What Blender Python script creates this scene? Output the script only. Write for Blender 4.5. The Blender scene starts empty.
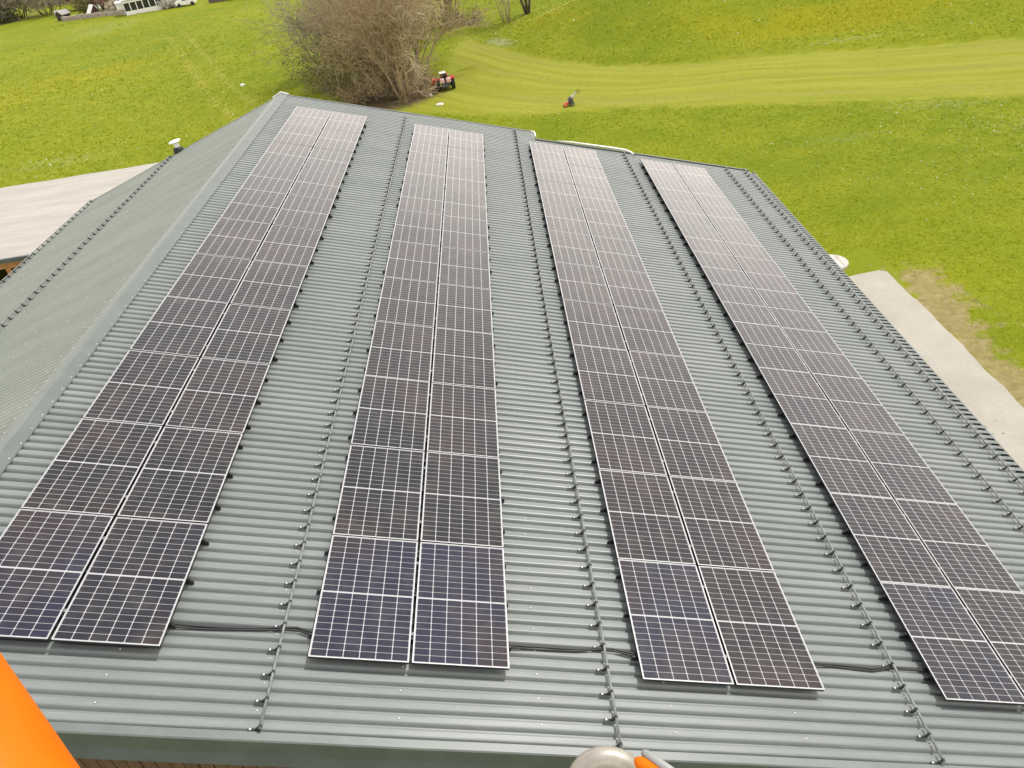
import bpy, math, random
import numpy as np
from mathutils import Vector, Matrix

rng = random.Random(7)
scene = bpy.context.scene
col = scene.collection
R = math.radians

# ------------------------------------------------------------------ materials
class N:
    """tiny node-graph helper"""
    def __init__(s, name):
        s.m = bpy.data.materials.new(name); s.m.use_nodes = True
        s.t = s.m.node_tree; s.t.nodes.clear()
        s.out = s.t.nodes.new('ShaderNodeOutputMaterial')
        s.b = s.t.nodes.new('ShaderNodeBsdfPrincipled')
        s.t.links.new(s.b.outputs[0], s.out.inputs[0])
    def n(s, typ, **k):
        x = s.t.nodes.new(typ)
        for a, v in k.items(): setattr(x, a, v)
        return x
    def put(s, sock, v):
        if hasattr(v, 'is_output'): s.t.links.new(v, sock)
        elif isinstance(v, (tuple, list)) and len(v) == 3 and sock.type == 'RGBA': sock.default_value = (*v, 1)
        else: sock.default_value = v
    def math(s, op, a, b=None, c=None, clamp=False):
        x = s.n('ShaderNodeMath', operation=op, use_clamp=clamp)
        s.put(x.inputs[0], a)
        if b is not None: s.put(x.inputs[1], b)
        if c is not None: s.put(x.inputs[2], c)
        return x.outputs[0]
    def mix(s, f, a, b, mode='MIX'):
        x = s.n('ShaderNodeMix', data_type='RGBA', blend_type=mode)
        s.put(x.inputs[0], f); s.put(x.inputs[6], a); s.put(x.inputs[7], b)
        return x.outputs[2]
    def noise(s, scale, detail=4, rough=.55, vec=None, dist=0.0):
        x = s.n('ShaderNodeTexNoise'); x.inputs['Scale'].default_value = scale
        x.inputs['Detail'].default_value = detail; x.inputs['Roughness'].default_value = rough
        x.inputs['Distortion'].default_value = dist
        if vec is not None: s.put(x.inputs['Vector'], vec)
        return x.outputs['Fac']
    def ramp(s, v, lo, hi):
        x = s.n('ShaderNodeMapRange', interpolation_type='SMOOTHSTEP')
        s.put(x.inputs[0], v); x.inputs[1].default_value = lo; x.inputs[2].default_value = hi
        return x.outputs[0]
    def attr(s, name):
        x = s.n('ShaderNodeAttribute', attribute_name=name); return x.outputs['Fac']
    def coord(s, which='Object', scale=None):
        c = s.n('ShaderNodeTexCoord').outputs[which]
        if scale is None: return c
        m = s.n('ShaderNodeMapping'); s.t.links.new(c, m.inputs[0]); m.inputs['Scale'].default_value = scale
        return m.outputs[0]
    def pos(s, scale=None):
        c = s.n('ShaderNodeNewGeometry').outputs['Position']
        if scale is None: return c
        m = s.n('ShaderNodeMapping'); s.t.links.new(c, m.inputs[0]); m.inputs['Scale'].default_value = scale
        return m.outputs[0]
    def bump(s, h, strength=.3, dist=.02):
        x = s.n('ShaderNodeBump'); x.inputs['Strength'].default_value = strength
        x.inputs['Distance'].default_value = dist; s.put(x.inputs['Height'], h)
        s.t.links.new(x.outputs[0], s.b.inputs['Normal'])
    def set(s, **k):
        for a, v in k.items(): s.put(s.b.inputs[a.replace('_', ' ')], v)
        return s

def simple(name, c1, c2=None, rough=.6, scale=6, metallic=0, spec=.5, bump=0, stretch=None, lo=.35, hi=.65):
    g = N(name); c2 = c2 or tuple(x*.7 for x in c1)
    v = g.coord('Object', stretch)
    n = g.noise(scale, 5, .6, v)
    g.set(Base_Color=g.mix(g.ramp(n, lo, hi), c2, c1), Roughness=rough, Metallic=metallic, Specular_IOR_Level=spec)
    if bump: g.bump(n, bump)
    return g.m

M = {}
# painted profiled steel: grey green, faint dust film and run marks down the slope
def roof_mat(name, k, rough, spec, tint=(1, 1, 1)):
    g = N(name)
    n1 = g.noise(1.3, 5, .6, g.pos((.35, 1.2, .35))); n2 = g.noise(9, 4, .6, g.pos((.25, 3.0, .25))); n3 = g.noise(60, 2, .5, g.pos())
    kk = lambda *c: tuple(q*k*w for q, w in zip(c, tint))
    c = g.mix(g.ramp(n1, .3, .7), kk(.160, .177, .169), kk(.192, .209, .199))
    # every cover sheet (1.05 m) left the roll with a slightly different tone
    sp = g.n('ShaderNodeSeparateXYZ'); g.t.links.new(g.pos(), sp.inputs[0])
    wn = g.n('ShaderNodeTexWhiteNoise', noise_dimensions='1D'); g.put(wn.inputs['W'], g.math('FLOOR', g.math('DIVIDE', g.math('ADD', sp.outputs[1], .32), 1.05)))
    c = g.mix(g.math('MULTIPLY', wn.outputs['Value'], .10), c, kk(.10, .118, .112))
    c = g.mix(g.math('MULTIPLY', g.ramp(n2, .52, .75), .35), c, kk(.255, .272, .258))
    c = g.mix(g.math('MULTIPLY', g.ramp(n3, .62, .8), .2), c, kk(.105, .12, .115))
    g.set(Base_Color=c, Roughness=g.math('ADD', rough, g.math('MULTIPLY', n2, .14)), Specular_IOR_Level=spec, Metallic=0.0)
    return g.m
M['roof'] = roof_mat('roof_steel', 1.0, .29, .32, (1.0, 1.0, 1.0))
M['roof_left'] = roof_mat('roof_steel_weathered', .98, .50, .20, (1.0, 1.02, .91))
M['cap'] = simple('cap_steel', (.122, .140, .132), (.106, .122, .115), .42, 3)
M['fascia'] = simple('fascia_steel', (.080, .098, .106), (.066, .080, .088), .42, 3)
M['galv'] = simple('galvanised', (.55, .57, .57), (.42, .44, .45), .38, 20, metallic=.7)
M['screw'] = simple('screw_head', (.58, .58, .57), (.48, .48, .48), .35, 5)
M['railgrey'] = simple('rail_steel', (.19, .205, .195), (.13, .145, .14), .45, 25)
M['clamp'] = simple('clamp_dark', (.045, .05, .05), (.03, .034, .034), .75, 30, spec=.2)
M['black'] = simple('black_rubber', (.014, .014, .015), (.009, .009, .01), .5, 40)
M['blackalu_frame_shade'] = simple('black_anodised_frame_shade', (.02, .02, .022), (.013, .013, .014), .4, 30)  # black of the mounting rails; on panel frame sides it paints gap shade
M['alu'] = simple('aluminium_frame', (.46, .46, .465), (.38, .38, .385), .42, 15, metallic=.3)
M['backsheet'] = simple('backsheet', (.5, .5, .5), None, .7)
M['white'] = simple('white_paint', (.78, .78, .76), (.70, .69, .66), .45, 4)
M['whitepvc'] = simple('white_pvc', (.82, .82, .80), (.74, .73, .70), .35, 8)
M['concrete_ring'] = simple('pale_concrete', (.47, .45, .41), (.38, .36, .33), .8, 5, bump=.15)
M['darkglass'] = simple('dark_glass', (.03, .035, .04), (.02, .02, .025), .08, 2)
M['timber'] = simple('orange_timber', (.42, .20, .075), (.30, .13, .045), .65, 12, stretch=(1, 1, .15))
M['darktimber'] = simple('dark_timber', (.07, .035, .018), (.045, .022, .012), .75, 10, stretch=(6, 6, .4))
M['shedwall'] = simple('old_boards', (.13, .10, .075), (.08, .06, .045), .8, 9, stretch=(6, 6, .4))
M['tile'] = simple('roof_tile_grey', (.36, .34, .32), (.26, .25, .24), .8, 10)
M['stone'] = simple('garden_stone', (.40, .35, .29), (.25, .21, .17), .9, 3, bump=.4)
M['render'] = simple('house_render', (.62, .58, .52), (.54, .50, .45), .85, 2)
M['red'] = simple('red_paint', (.50, .03, .025), (.36, .02, .018), .38, 6)
M['orangered'] = simple('orange_red_paint', (.62, .10, .04), (.48, .07, .03), .45, 6)
M['tyre'] = simple('tyre', (.018, .018, .018), (.012, .012, .012), .8, 20)
M['engine'] = simple('engine_grey', (.09, .09, .09), (.04, .04, .04), .5, 20)
M['palehandle'] = simple('pale_handle', (.55, .53, .45), (.42, .40, .34), .5, 12)
g = N('orange_lacquer')
n = g.noise(7, 5, .65, g.pos()); n2 = g.noise(45, 3, .6, g.pos((1, .25, 1)))
c = g.mix(g.ramp(n, .35, .7), (.58, .128, .0012), (.64, .148, .0012))
c = g.mix(g.math('MULTIPLY', g.ramp(n2, .64, .74), .35), c, (.28, .075, .02))
g.set(Base_Color=c, Roughness=.45, Specular_IOR_Level=.12)
M['orange'] = g.m
M['brushed'] = simple('worn_tube', (.40, .37, .32), (.27, .245, .21), .42, 22, metallic=.25)
M['greyplastic'] = simple('grey_plastic', (.27, .28, .27), (.2, .21, .2), .5, 10)
M['pink'] = simple('pink_highlight', (.72, .45, .45), (.6, .35, .35), .5, 8)

# wooden gable boards
g = N('gable_boards')
n = g.noise(5, 6, .65, g.pos((5, 5, .5))); n2 = g.noise(2.2, 2, .5, g.pos((3, 3, .05)))
c = g.mix(g.ramp(n, .3, .7), (.065, .038, .024), (.13, .082, .055)); c = g.mix(g.ramp(n2, .4, .65), c, (.095, .058, .038))
g.set(Base_Color=c, Roughness=.75, Specular_IOR_Level=.3); g.bump(n, .3, .01)
M['boards'] = g.m

# solar cells: 6 x 20 half cut cells behind glass
PW, PL = 1.031, 1.738
g = N('solar_cells')
uv = g.n('ShaderNodeTexCoord').outputs['UV']; sep = g.n('ShaderNodeSeparateXYZ'); g.t.links.new(uv, sep.inputs[0])
x = g.math('MULTIPLY', sep.outputs[0], PW); y = g.math('MULTIPLY', sep.outputs[1], PL)
cw = (PW - .028)/6; chh = (PL/2 - .016 - .009)/10
xs = g.math('DIVIDE', g.math('SUBTRACT', x, .014), cw)
dx = g.math('MULTIPLY', g.math('SUBTRACT', .5, g.math('ABSOLUTE', g.math('SUBTRACT', g.math('FRACT', xs), .5))), cw)
ym = g.math('SUBTRACT', g.math('ABSOLUTE', g.math('SUBTRACT', y, PL/2)), .009)
ys = g.math('DIVIDE', ym, chh)
dy = g.math('MULTIPLY', g.math('SUBTRACT', .5, g.math('ABSOLUTE', g.math('SUBTRACT', g.math('FRACT', ys), .5))), chh)
l1 = g.math('LESS_THAN', dx, .0040); l2 = g.math('LESS_THAN', dy, .0020)
l3 = g.math('LESS_THAN', g.math('ADD', dx, dy), .0125)
l4 = g.math('LESS_THAN', ym, 0.0)
l5 = g.math('LESS_THAN', xs, 0.0); l6 = g.math('GREATER_THAN', xs, 6.0); l7 = g.math('GREATER_THAN', ys, 10.0)
line = l1
for q in (l2, l3, l4, l5, l6, l7): line = g.math('MAXIMUM', line, q)
bus = g.math('LESS_THAN', g.math('ABSOLUTE', g.math('SUBTRACT', g.math('FRACT', g.math('MULTIPLY', xs, 9.0)), .5)), .035)
oi = g.n('ShaderNodeObjectInfo')
cell = g.mix(g.math('MULTIPLY', oi.outputs['Random'], 1.0), (.0045, .004, .0055), (.008, .0065, .007))
cell = g.mix(oi.outputs['Alpha'], (.0045, .0065, .034), cell)  # low alpha mixes in the coating's bluish reflection as cell colour
n = g.noise(.9, 2, .5, g.pos()); cell = g.mix(g.math('MULTIPLY', g.ramp(n, .42, .68), .85), cell, (.021, .0115, .0112))  # brown sheen of the coating painted into the cell colour in patches
cell = g.mix(g.math('MULTIPLY', bus, .35), cell, (.12, .12, .12))
colr = g.mix(line, cell, (.37, .37, .38))
dust = g.noise(3.5, 5, .65, g.pos())
g.set(Base_Color=g.mix(g.math('MULTIPLY', g.ramp(dust, .4, .8), .06), colr, (.4, .36, .31)), Roughness=.45, Specular_IOR_Level=.08, Coat_Weight=1.0,
      Coat_Roughness=.06, Coat_IOR=1.40)
M['cells'] = g.m

# meadow
g = N('meadow')
P = g.pos()
mown, mound = g.attr('mown'), g.attr('mound')
edge = g.math('MULTIPLY', g.math('SUBTRACT', g.noise(.8, 5, .7, P), .5), 3.4)
mm = g.ramp(g.math('ADD', mown, edge), -.6, .7)
big = g.noise(.045, 4, .55, P); mid = g.noise(.35, 5, .6, P); fine = g.noise(3.2, 6, .75, P); vf = g.noise(14, 4, .75, P)
grass = g.mix(g.ramp(big, .35, .65), (.124, .168, .004), (.176, .204, .006))
grass = g.mix(g.math('MULTIPLY', g.ramp(mid, .35, .7), .55), grass, (.225, .228, .010))
grass = g.mix(g.math('MULTIPLY', g.ramp(fine, .45, .72), .40), grass, (.092, .126, .004))
grass = g.mix(g.math('MULTIPLY', g.ramp(vf, .52, .75), .5), grass, (.25, .24, .03))
strk = g.n('ShaderNodeVectorMath', operation='SCALE'); g.t.links.new(P, strk.inputs[0]); strk.inputs['Scale'].default_value = 1
comb = g.n('ShaderNodeCombineXYZ'); sx = g.n('ShaderNodeSeparateXYZ'); g.t.links.new(P, sx.inputs[0])
g.t.links.new(g.math('MULTIPLY', sx.outputs[0], .06), comb.inputs[0]); g.t.links.new(g.math('MULTIPLY', mound, .85), comb.inputs[1])
st = g.noise(1.6, 5, .62, comb.outputs[0]); st2 = g.noise(.55, 3, .5, comb.outputs[0])
mow = g.mix(g.ramp(st, .38, .62), (.200, .216, .014), (.242, .252, .030))
mow = g.mix(g.math('MULTIPLY', g.ramp(st2, .48, .66), .45), mow, (.21, .20, .04))
mow = g.mix(g.math('MULTIPLY', g.ramp(fine, .5, .75), .35), mow, (.12, .14, .006))
cc = g.mix(mm, grass, mow)
lit = g.ramp(g.math('ADD', g.attr('litter'), g.math('MULTIPLY', g.math('SUBTRACT', fine, .5), .9)), .35, .7)
cc = g.mix(lit, cc, g.mix(g.ramp(vf, .35, .65), (.075, .055, .028), (.17, .13, .07)))
bare = g.ramp(g.math('ADD', g.attr('bare'), g.math('MULTIPLY', g.math('SUBTRACT', g.noise(1.3, 6, .7, P), .5), 2.3)), .42, .86)
cc = g.mix(g.math('MULTIPLY', bare, .72), cc, g.mix(g.ramp(fine, .3, .7), (.34, .26, .15), (.20, .145, .075)))
trk = g.ramp(g.math('ADD', g.attr('track'), g.math('MULTIPLY', g.math('SUBTRACT', mid, .5), .7)), .3, .9)
cc = g.mix(g.math('MULTIPLY', trk, .5), cc, (.28, .255, .05))
pale = g.math('MULTIPLY', g.ramp(g.math('ADD', g.attr('pale'), g.math('MULTIPLY', g.math('SUBTRACT', fine, .5), 1.6)), .55, 1.0), .5)
cc = g.mix(pale, cc, (.37, .36, .25))
yel = g.math('MULTIPLY', g.ramp(g.math('ADD', g.attr('yellow'), g.math('MULTIPLY', g.math('SUBTRACT', mid, .5), 1.0)), .40, 1.0), .38)
cc = g.mix(yel, cc, (.27, .235, .004))
g.set(Base_Color=cc, Roughness=.9, Specular_IOR_Level=.1)
g.bump(g.math('ADD', fine, g.math('MULTIPLY', vf, .6)), .4, .12)
M['meadow'] = g.m

g = N('grass_blades')
a = g.attr('tint'); c = g.mix(a, (.275, .350, .008), (.44, .45, .045))
d1 = g.n('ShaderNodeBsdfDiffuse'); d2 = g.n('ShaderNodeBsdfTranslucent'); ms = g.n('ShaderNodeMixShader')
g.put(d1.inputs[0], c); g.put(d2.inputs[0], c); ms.inputs[0].default_value = .5
g.t.links.new(d1.outputs[0], ms.inputs[1]); g.t.links.new(d2.outputs[0], ms.inputs[2]); g.t.links.new(ms.outputs[0], g.out.inputs[0])
M['blades'] = g.m
M['yellowflower'] = simple('dandelion_yellow', (.50, .40, .006), (.44, .34, .005), .7, 3)
M['whiteflower'] = simple('clock_white', (.60, .60, .50), (.52, .52, .42), .8, 3)

g = N('concrete_apron')
P = g.pos()
n = g.noise(.7, 6, .6, P); n2 = g.noise(9, 5, .7, P)
c = g.mix(g.ramp(n, .3, .7), (.34, .315, .265), (.39, .365, .315)); c = g.mix(g.math('MULTIPLY', g.ramp(n2, .52, .75), .5), c, (.24, .215, .175))
st = g.ramp(g.math('ADD', g.attr('stain'), g.math('MULTIPLY', g.math('SUBTRACT', n2, .5), .5)), .35, .75)
c = g.mix(g.math('MULTIPLY', st, .6), c, (.16, .14, .08))
spots = None
for (px_, py_, r_) in ((17.95, 10.45, .15), (18.05, 10.12, .05), (18.30, 10.10, .05)):
    dd = g.n('ShaderNodeVectorMath', operation='DISTANCE'); g.t.links.new(P, dd.inputs[0]); dd.inputs[1].default_value = (px_, py_, .1)
    q = g.math('SUBTRACT', 1.0, g.math('DIVIDE', dd.outputs['Value'], r_*1.6)); spots = q if spots is None else g.math('MAXIMUM', spots, q)
sp = g.ramp(g.math('ADD', spots, g.math('MULTIPLY', g.math('SUBTRACT', n2, .5), .25)), .45, .6)
c = g.mix(g.math('MULTIPLY', sp, .6), c, (.14, .135, .09))
g.set(Base_Color=c, Roughness=.85, Specular_IOR_Level=.25); g.bump(n2, .2, .01)
M['apron'] = g.m

g = N('membrane_roof')
n = g.noise(1.1, 5, .6, g.pos((.22, 1.5, 1)), .6); n2 = g.noise(5, 4, .6, g.pos())
c = g.mix(g.ramp(n, .38, .62), (.315, .293, .255), (.365, .343, .302)); c = g.mix(g.math('MULTIPLY', g.ramp(n2, .5, .8), .3), c, (.30, .27, .225))
g.set(Base_Color=c, Roughness=.7); g.bump(n, .2, .03)
M['membrane'] = g.m

def bark(name, c1, c2):
    return simple(name, c1, c2, .85, 3.5, lo=.35, hi=.7)
M['bark_dark'] = bark('bark_dark', (.15, .112, .078), (.075, .055, .04))
M['bark_pale'] = bark('bark_pale', (.46, .38, .26), (.27, .20, .13))
M['twig_brown'] = bark('twig_brown', (.43, .335, .19), (.25, .185, .10))
M['twig_pale'] = bark('twig_pale', (.60, .52, .37), (.36, .28, .16))
M['twig_olive'] = bark('twig_olive', (.34, .295, .11), (.20, .165, .06))
M['twig_grey'] = bark('twig_grey', (.42, .36, .26), (.25, .205, .145))
M['leaf_olive'] = simple('leaf_olive', (.145, .145, .03), (.085, .085, .02), .7, 2)
M['leaf_pink'] = simple('leaf_pink', (.26, .13, .11), (.15, .075, .06), .7, 2)
M['leaf_white'] = simple('blossom_white', (.58, .55, .50), (.4, .38, .32), .7, 2)
M['leaf_dark'] = simple('leaf_dark', (.05, .075, .03), (.03, .045, .02), .7, 2)

# ------------------------------------------------------------------ mesh builder
class MB:
    def __init__(s, T=None): s.v = []; s.f = []; s.mi = []; s.T = T
    def add(s, vs, fs, mi=0):
        o = len(s.v)
        s.v += [s.T(Vector(p)) if s.T else Vector(p) for p in vs]
        s.f += [tuple(i+o for i in f) for f in fs]; s.mi += [mi]*len(fs); return s
    def box(s, a, b, mi=0):
        (x0, y0, z0), (x1, y1, z1) = a, b
        return s.add([(x0,y0,z0),(x1,y0,z0),(x1,y1,z0),(x0,y1,z0),(x0,y0,z1),(x1,y0,z1),(x1,y1,z1),(x0,y1,z1)],
                     [(0,3,2,1),(4,5,6,7),(0,1,5,4),(1,2,6,5),(2,3,7,6),(3,0,4,7)], mi)
    def cbox(s, a, b, c=.02, mi=0):
        """box with all edges chamfered"""
        lo = Vector(a); hi = Vector(b); vs = []
        for X in (0, 1):
            for Y in (0, 1):
                for Z in (0, 1):
                    for ax in range(3):
                        p = [hi[0] if X else lo[0], hi[1] if Y else lo[1], hi[2] if Z else lo[2]]
                        for k in range(3):
                            if k != ax: p[k] += (-c if (X, Y, Z)[k] else c)
                        vs.append(tuple(p))
        I = lambda X, Y, Z, ax: (X*4+Y*2+Z)*3+ax
        fs = []
        q = ((0,0),(1,0),(1,1),(0,1))
        for X in (0,1): fs.append(tuple(I(X,a,b,0) for a,b in q))
        for Y in (0,1): fs.append(tuple(I(a,Y,b,1) for a,b in q))
        for Z in (0,1): fs.append(tuple(I(a,b,Z,2) for a,b in q))
        for a1 in (0,1):
            for b1 in (0,1):
                fs.append((I(a1,b1,0,0),I(a1,b1,1,0),I(a1,b1,1,1),I(a1,b1,0,1)))
                fs.append((I(a1,0,b1,0),I(a1,1,b1,0),I(a1,1,b1,2),I(a1,0,b1,2)))
                fs.append((I(0,a1,b1,1),I(1,a1,b1,1),I(1,a1,b1,2),I(0,a1,b1,2)))
        for X in (0,1):
            for Y in (0,1):
                for Z in (0,1): fs.append((I(X,Y,Z,0),I(X,Y,Z,1),I(X,Y,Z,2)))
        return s.add(vs, fs, mi)
    def tube(s, pts, rad, n=6, mi=0, cap=True):
        pts = [Vector(p) for p in pts]
        rad = rad if isinstance(rad, (list, tuple)) else [rad]*len(pts)
        vs = []; fs = []; up = None
        for i, p in enumerate(pts):
            d = (pts[min(i+1, len(pts)-1)] - pts[max(i-1, 0)])
            d = d.normalized() if d.length > 1e-9 else Vector((0,0,1))
            if up is None:
                up = Vector((0,0,1)) if abs(d.z) < .9 else Vector((1,0,0))
            a = d.cross(up); a = a.normalized() if a.length > 1e-6 else d.orthogonal().normalized()
            b = d.cross(a); up = a.cross(d)
            for k in range(n):
                t = 2*math.pi*k/n
                vs.append(p + a*(rad[i]*math.cos(t)) + b*(rad[i]*math.sin(t)))
        for i in range(len(pts)-1):
            for k in range(n):
                k2 = (k+1) % n
                fs.append((i*n+k, i*n+k2, (i+1)*n+k2, (i+1)*n+k))
        if cap:
            fs.append(tuple(range(n))[::-1]); fs.append(tuple((len(pts)-1)*n+k for k in range(n)))
        return s.add(vs, fs, mi)
    def lathe(s, prof, c=(0,0,0), n=24, axis='z', mi=0):
        vs = []; fs = []; c = Vector(c)
        for r, h in prof:
            for k in range(n):
                t = 2*math.pi*k/n; p = (r*math.cos(t), r*math.sin(t), h)
                if axis == 'x': p = (p[2], p[0], p[1])
                if axis == 'y': p = (p[0], p[2], p[1])
                vs.append(c + Vector(p))
        for i in range(len(prof)-1):
            for k in range(n):
                k2 = (k+1) % n; fs.append((i*n+k, i*n+k2, (i+1)*n+k2, (i+1)*n+k))
        fs.append(tuple(range(n))[::-1]); fs.append(tuple((len(prof)-1)*n+k for k in range(n)))
        return s.add(vs, fs, mi)
    def build(s, name, mat, parent=None, smooth=False, origin=None):
        """vertices are in world space unless the parent carries a rotation (then local)"""
        off = Vector((0,0,0))
        if parent is not None:
            q = parent
            while q is not None: off = off + q.location; q = q.parent
            if parent.get('_local'): off = Vector((0,0,0))
        elif origin is not None: off = Vector(origin)
        me = bpy.data.meshes.new(name)
        me.from_pydata([tuple(p-off) for p in s.v], [], s.f)
        mats = mat if isinstance(mat, (list, tuple)) else [mat]
        for m in mats: me.materials.append(m)
        if len(mats) > 1: me.polygons.foreach_set('material_index', s.mi)
        if smooth: me.polygons.foreach_set('use_smooth', [True]*len(s.f))
        me.update()
        o = bpy.data.objects.new(name, me); col.objects.link(o)
        if parent is not None: o.parent = parent
        elif origin is not None: o.location = origin
        return o

def tag(o, label, cat, group=None):
    o['label'] = label; o['category'] = cat
    if group: o['group'] = group
    return o
def thing(name, label, cat, loc=(0,0,0), group=None):
    o = bpy.data.objects.new(name, None); col.objects.link(o); o.location = loc
    o.empty_display_size = .2
    return tag(o, label, cat, group)
def structure(o): o['kind'] = 'structure'; return o

# ------------------------------------------------------------------ frames of the barn
A = R(17.3); RH = 8.7647
ca, sa = math.cos(A), math.sin(A)
def RS(p): v, u, h = p; return Vector((v*ca + h*sa, u, RH - v*sa + h*ca))
def LS(p): s_, u, h = p; return Vector((-s_*ca - h*sa, u, RH - s_*sa + h*ca))

# ------------------------------------------------------------------ camera
f_px = 785.166
ax = ((0.9885934763651981, -0.0429466612313949, 0.14435554293912084),
      (-0.14360460902386848, -0.5576847533210492, 0.8175361962508709),
      (-0.045394435289740444, 0.82894107161023, 0.557490847496539))
# columns of the base: right, up, forward (fitted to the panel grid)
right = Vector((ax[0][0], ax[0][1], ax[0][2])); 
rows = [[0.9885934763651981, -0.045394435289740444, -0.14360460902386848],
        [-0.0429466612313949, 0.82894107161023, -0.5576847533210492],
        [0.14435554293912084, 0.557490847496539, 0.8175361962508709]]
right, fwd, up = Vector(rows[0]), Vector(rows[1]), Vector(rows[2])
CAM = Vector((6.971447, -5.218761, 14.083565))
cam = bpy.data.cameras.new('camera'); co = bpy.data.objects.new('camera', cam); col.objects.link(co)
cam.sensor_fit = 'HORIZONTAL'; cam.sensor_width = 36; cam.lens = f_px*36/1024
cam.clip_start = .05; cam.clip_end = 6000
mw = Matrix((( right.x, up.x, -fwd.x, CAM.x), (right.y, up.y, -fwd.y, CAM.y), (right.z, up.z, -fwd.z, CAM.z), (0,0,0,1)))
co.matrix_world = mw
scene.camera = co
def camp(px, py, d): return CAM + (right*((px-512)/f_px) + fwd + up*((384-py)/f_px))*d

# ------------------------------------------------------------------ barn
barn = thing('barn', 'large barn under a grey green ribbed metal roof that carries the four solar arrays', 'barn', (3.5, 10, 0))
PITCH, DEP = .15, .040
prof = [(-.075, -DEP), (-.066, -DEP), (-.047, -.012), (-.038, -.003), (-.026, 0), (.026, 0), (.038, -.003), (.047, -.012), (.066, -DEP), (.075, -DEP)]
def ribs(u0, u1):
    out = []
    k0 = int(math.ceil((u0 - .19 + .075)/PITCH)); k1 = int(math.floor((u1 - .19 - .075)/PITCH))
    for k in range(k0, k1+1):
        c = .19 + k*PITCH
        for j, (d, h) in enumerate(prof):
            if j == 0 and k > k0: continue
            out.append((c+d, h))
    return out
def sheet(mb, vlist, u0, u1, skew=0.0, k=1.0):
    pr = [(u, h*k) for u, h in ribs(u0, u1)]; n = len(pr)
    vs = []; fs = []
    for i, v in enumerate(vlist):
        for j, (u, h) in enumerate(pr):
            wob = .0025*math.sin(u*1.9 + v*2.3) + .002*math.sin(u*7.1 - v*1.3)
            vs.append((v, u + skew*v*max(0, u)/20.8, h + wob))
    for i in range(len(vlist)-1):
        for j in range(n-1):
            fs.append((i*n+j, (i+1)*n+j, (i+1)*n+j+1, i*n+j+1))
    # underside
    o = len(vs)
    for v in (vlist[0], vlist[-1]):
        for u in (pr[0][0], pr[-1][0]): vs.append((v, u + skew*v*max(0, u)/20.8, -.06))
    fs.append((o, o+1, o+3, o+2))
    mb.add(vs, fs, 0)
def screws(mb, lines, u0, u1, every=2, off=0, skew=0.0):
    k0 = int((u0-.19)/PITCH)
    for v in lines:
        k = k0 + off
        while .19 + k*PITCH < u1:
            c = .19 + k*PITCH + rng.uniform(-.008, .008); vv = v + rng.uniform(-.012, .012); r = .011
            c += skew*vv*max(0, c)/20.8
            ring = [(vv + r*math.cos(t*math.pi/3), c + r*math.sin(t*math.pi/3), .003) for t in range(6)]
            mb.add(ring + [(vv + .6*r*math.cos(t*math.pi/3), c + .6*r*math.sin(t*math.pi/3), .011) for t in range(6)],
                   [(t, (t+1) % 6, 6+(t+1) % 6, 6+t) for t in range(6)] + [tuple(range(6, 12))], 1)
            k += every
mb = MB(RS)
V1 = 8.12; VE = 15.36
sheet(mb, [.03 + (V1-.03)*i/10 for i in range(11)], -.80, 20.82)
sheet(mb, [V1 + (VE-V1)*i/9 for i in range(10)], -.80, 20.05)
screws(mb, [.995, 2.43, 3.92, 5.28, 6.725, 8.15, 9.58, 11.01, 12.44, 13.87, 15.16], -.7, 19.9, 2, 0)
s_r = mb.build('roof_slope', [M['roof'], M['screw']], barn)
mb = MB(LS)
SK = -.11; SE = 7.22
sheet(mb, [.03 + (SE-.03)*i/9 for i in range(10)], -.80, 20.82, SK, .26)
screws(mb, [.42, 1.25, 2.2, 3.15, 5.1, 6.1], -.7, 20.6, 3, 1, SK)
mb.build('roof_slope', [M['roof_left'], M['screw']], barn)
# ridge cap
mb = MB()
def capsec(u):
    return [RS((.215, u, .004)), RS((.205, u, .018)), RS((.03, u, .028)), Vector((0, u, RH+.045)), LS((.03, u, .028)), LS((.24, u, .018)), LS((.25, u, .004))]
us = [-.9 + i*(21.82)/22 for i in range(23)]
vs = []; fs = []
for u in us: vs += capsec(u)
for i in range(len(us)-1):
    for j in range(6): fs.append((i*7+j, i*7+j+1, (i+1)*7+j+1, (i+1)*7+j))
mb.add(vs, fs)
for i in range(0, 70):
    u = -.7 + i*.31
    for T, a in ((RS, .18), (LS, .205)):
        p = T((a, u, .022)); mb.tube([p - Vector((0,0,.004)), p + Vector((0,0,.006))], .010, 6, 1)
cap = mb.build('ridge_cap', [M['cap'], M['screw']], barn)
mb = MB(); mb.add([p for p in capsec(20.92)] + [p for p in capsec(20.86)], [tuple(range(7))] + [(j, j+1, j+8, j+7) for j in range(6)])
for p0, p1 in ((RS((.22, 20.9, .02)), Vector((0, 20.9, RH+.06))), (Vector((0, 20.9, RH+.06)), LS((.3, 20.87, .03)))):
    mb.tube([p0, p1], .022, 6)
mb.build('cap_end', M['whitepvc'], cap)

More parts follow.
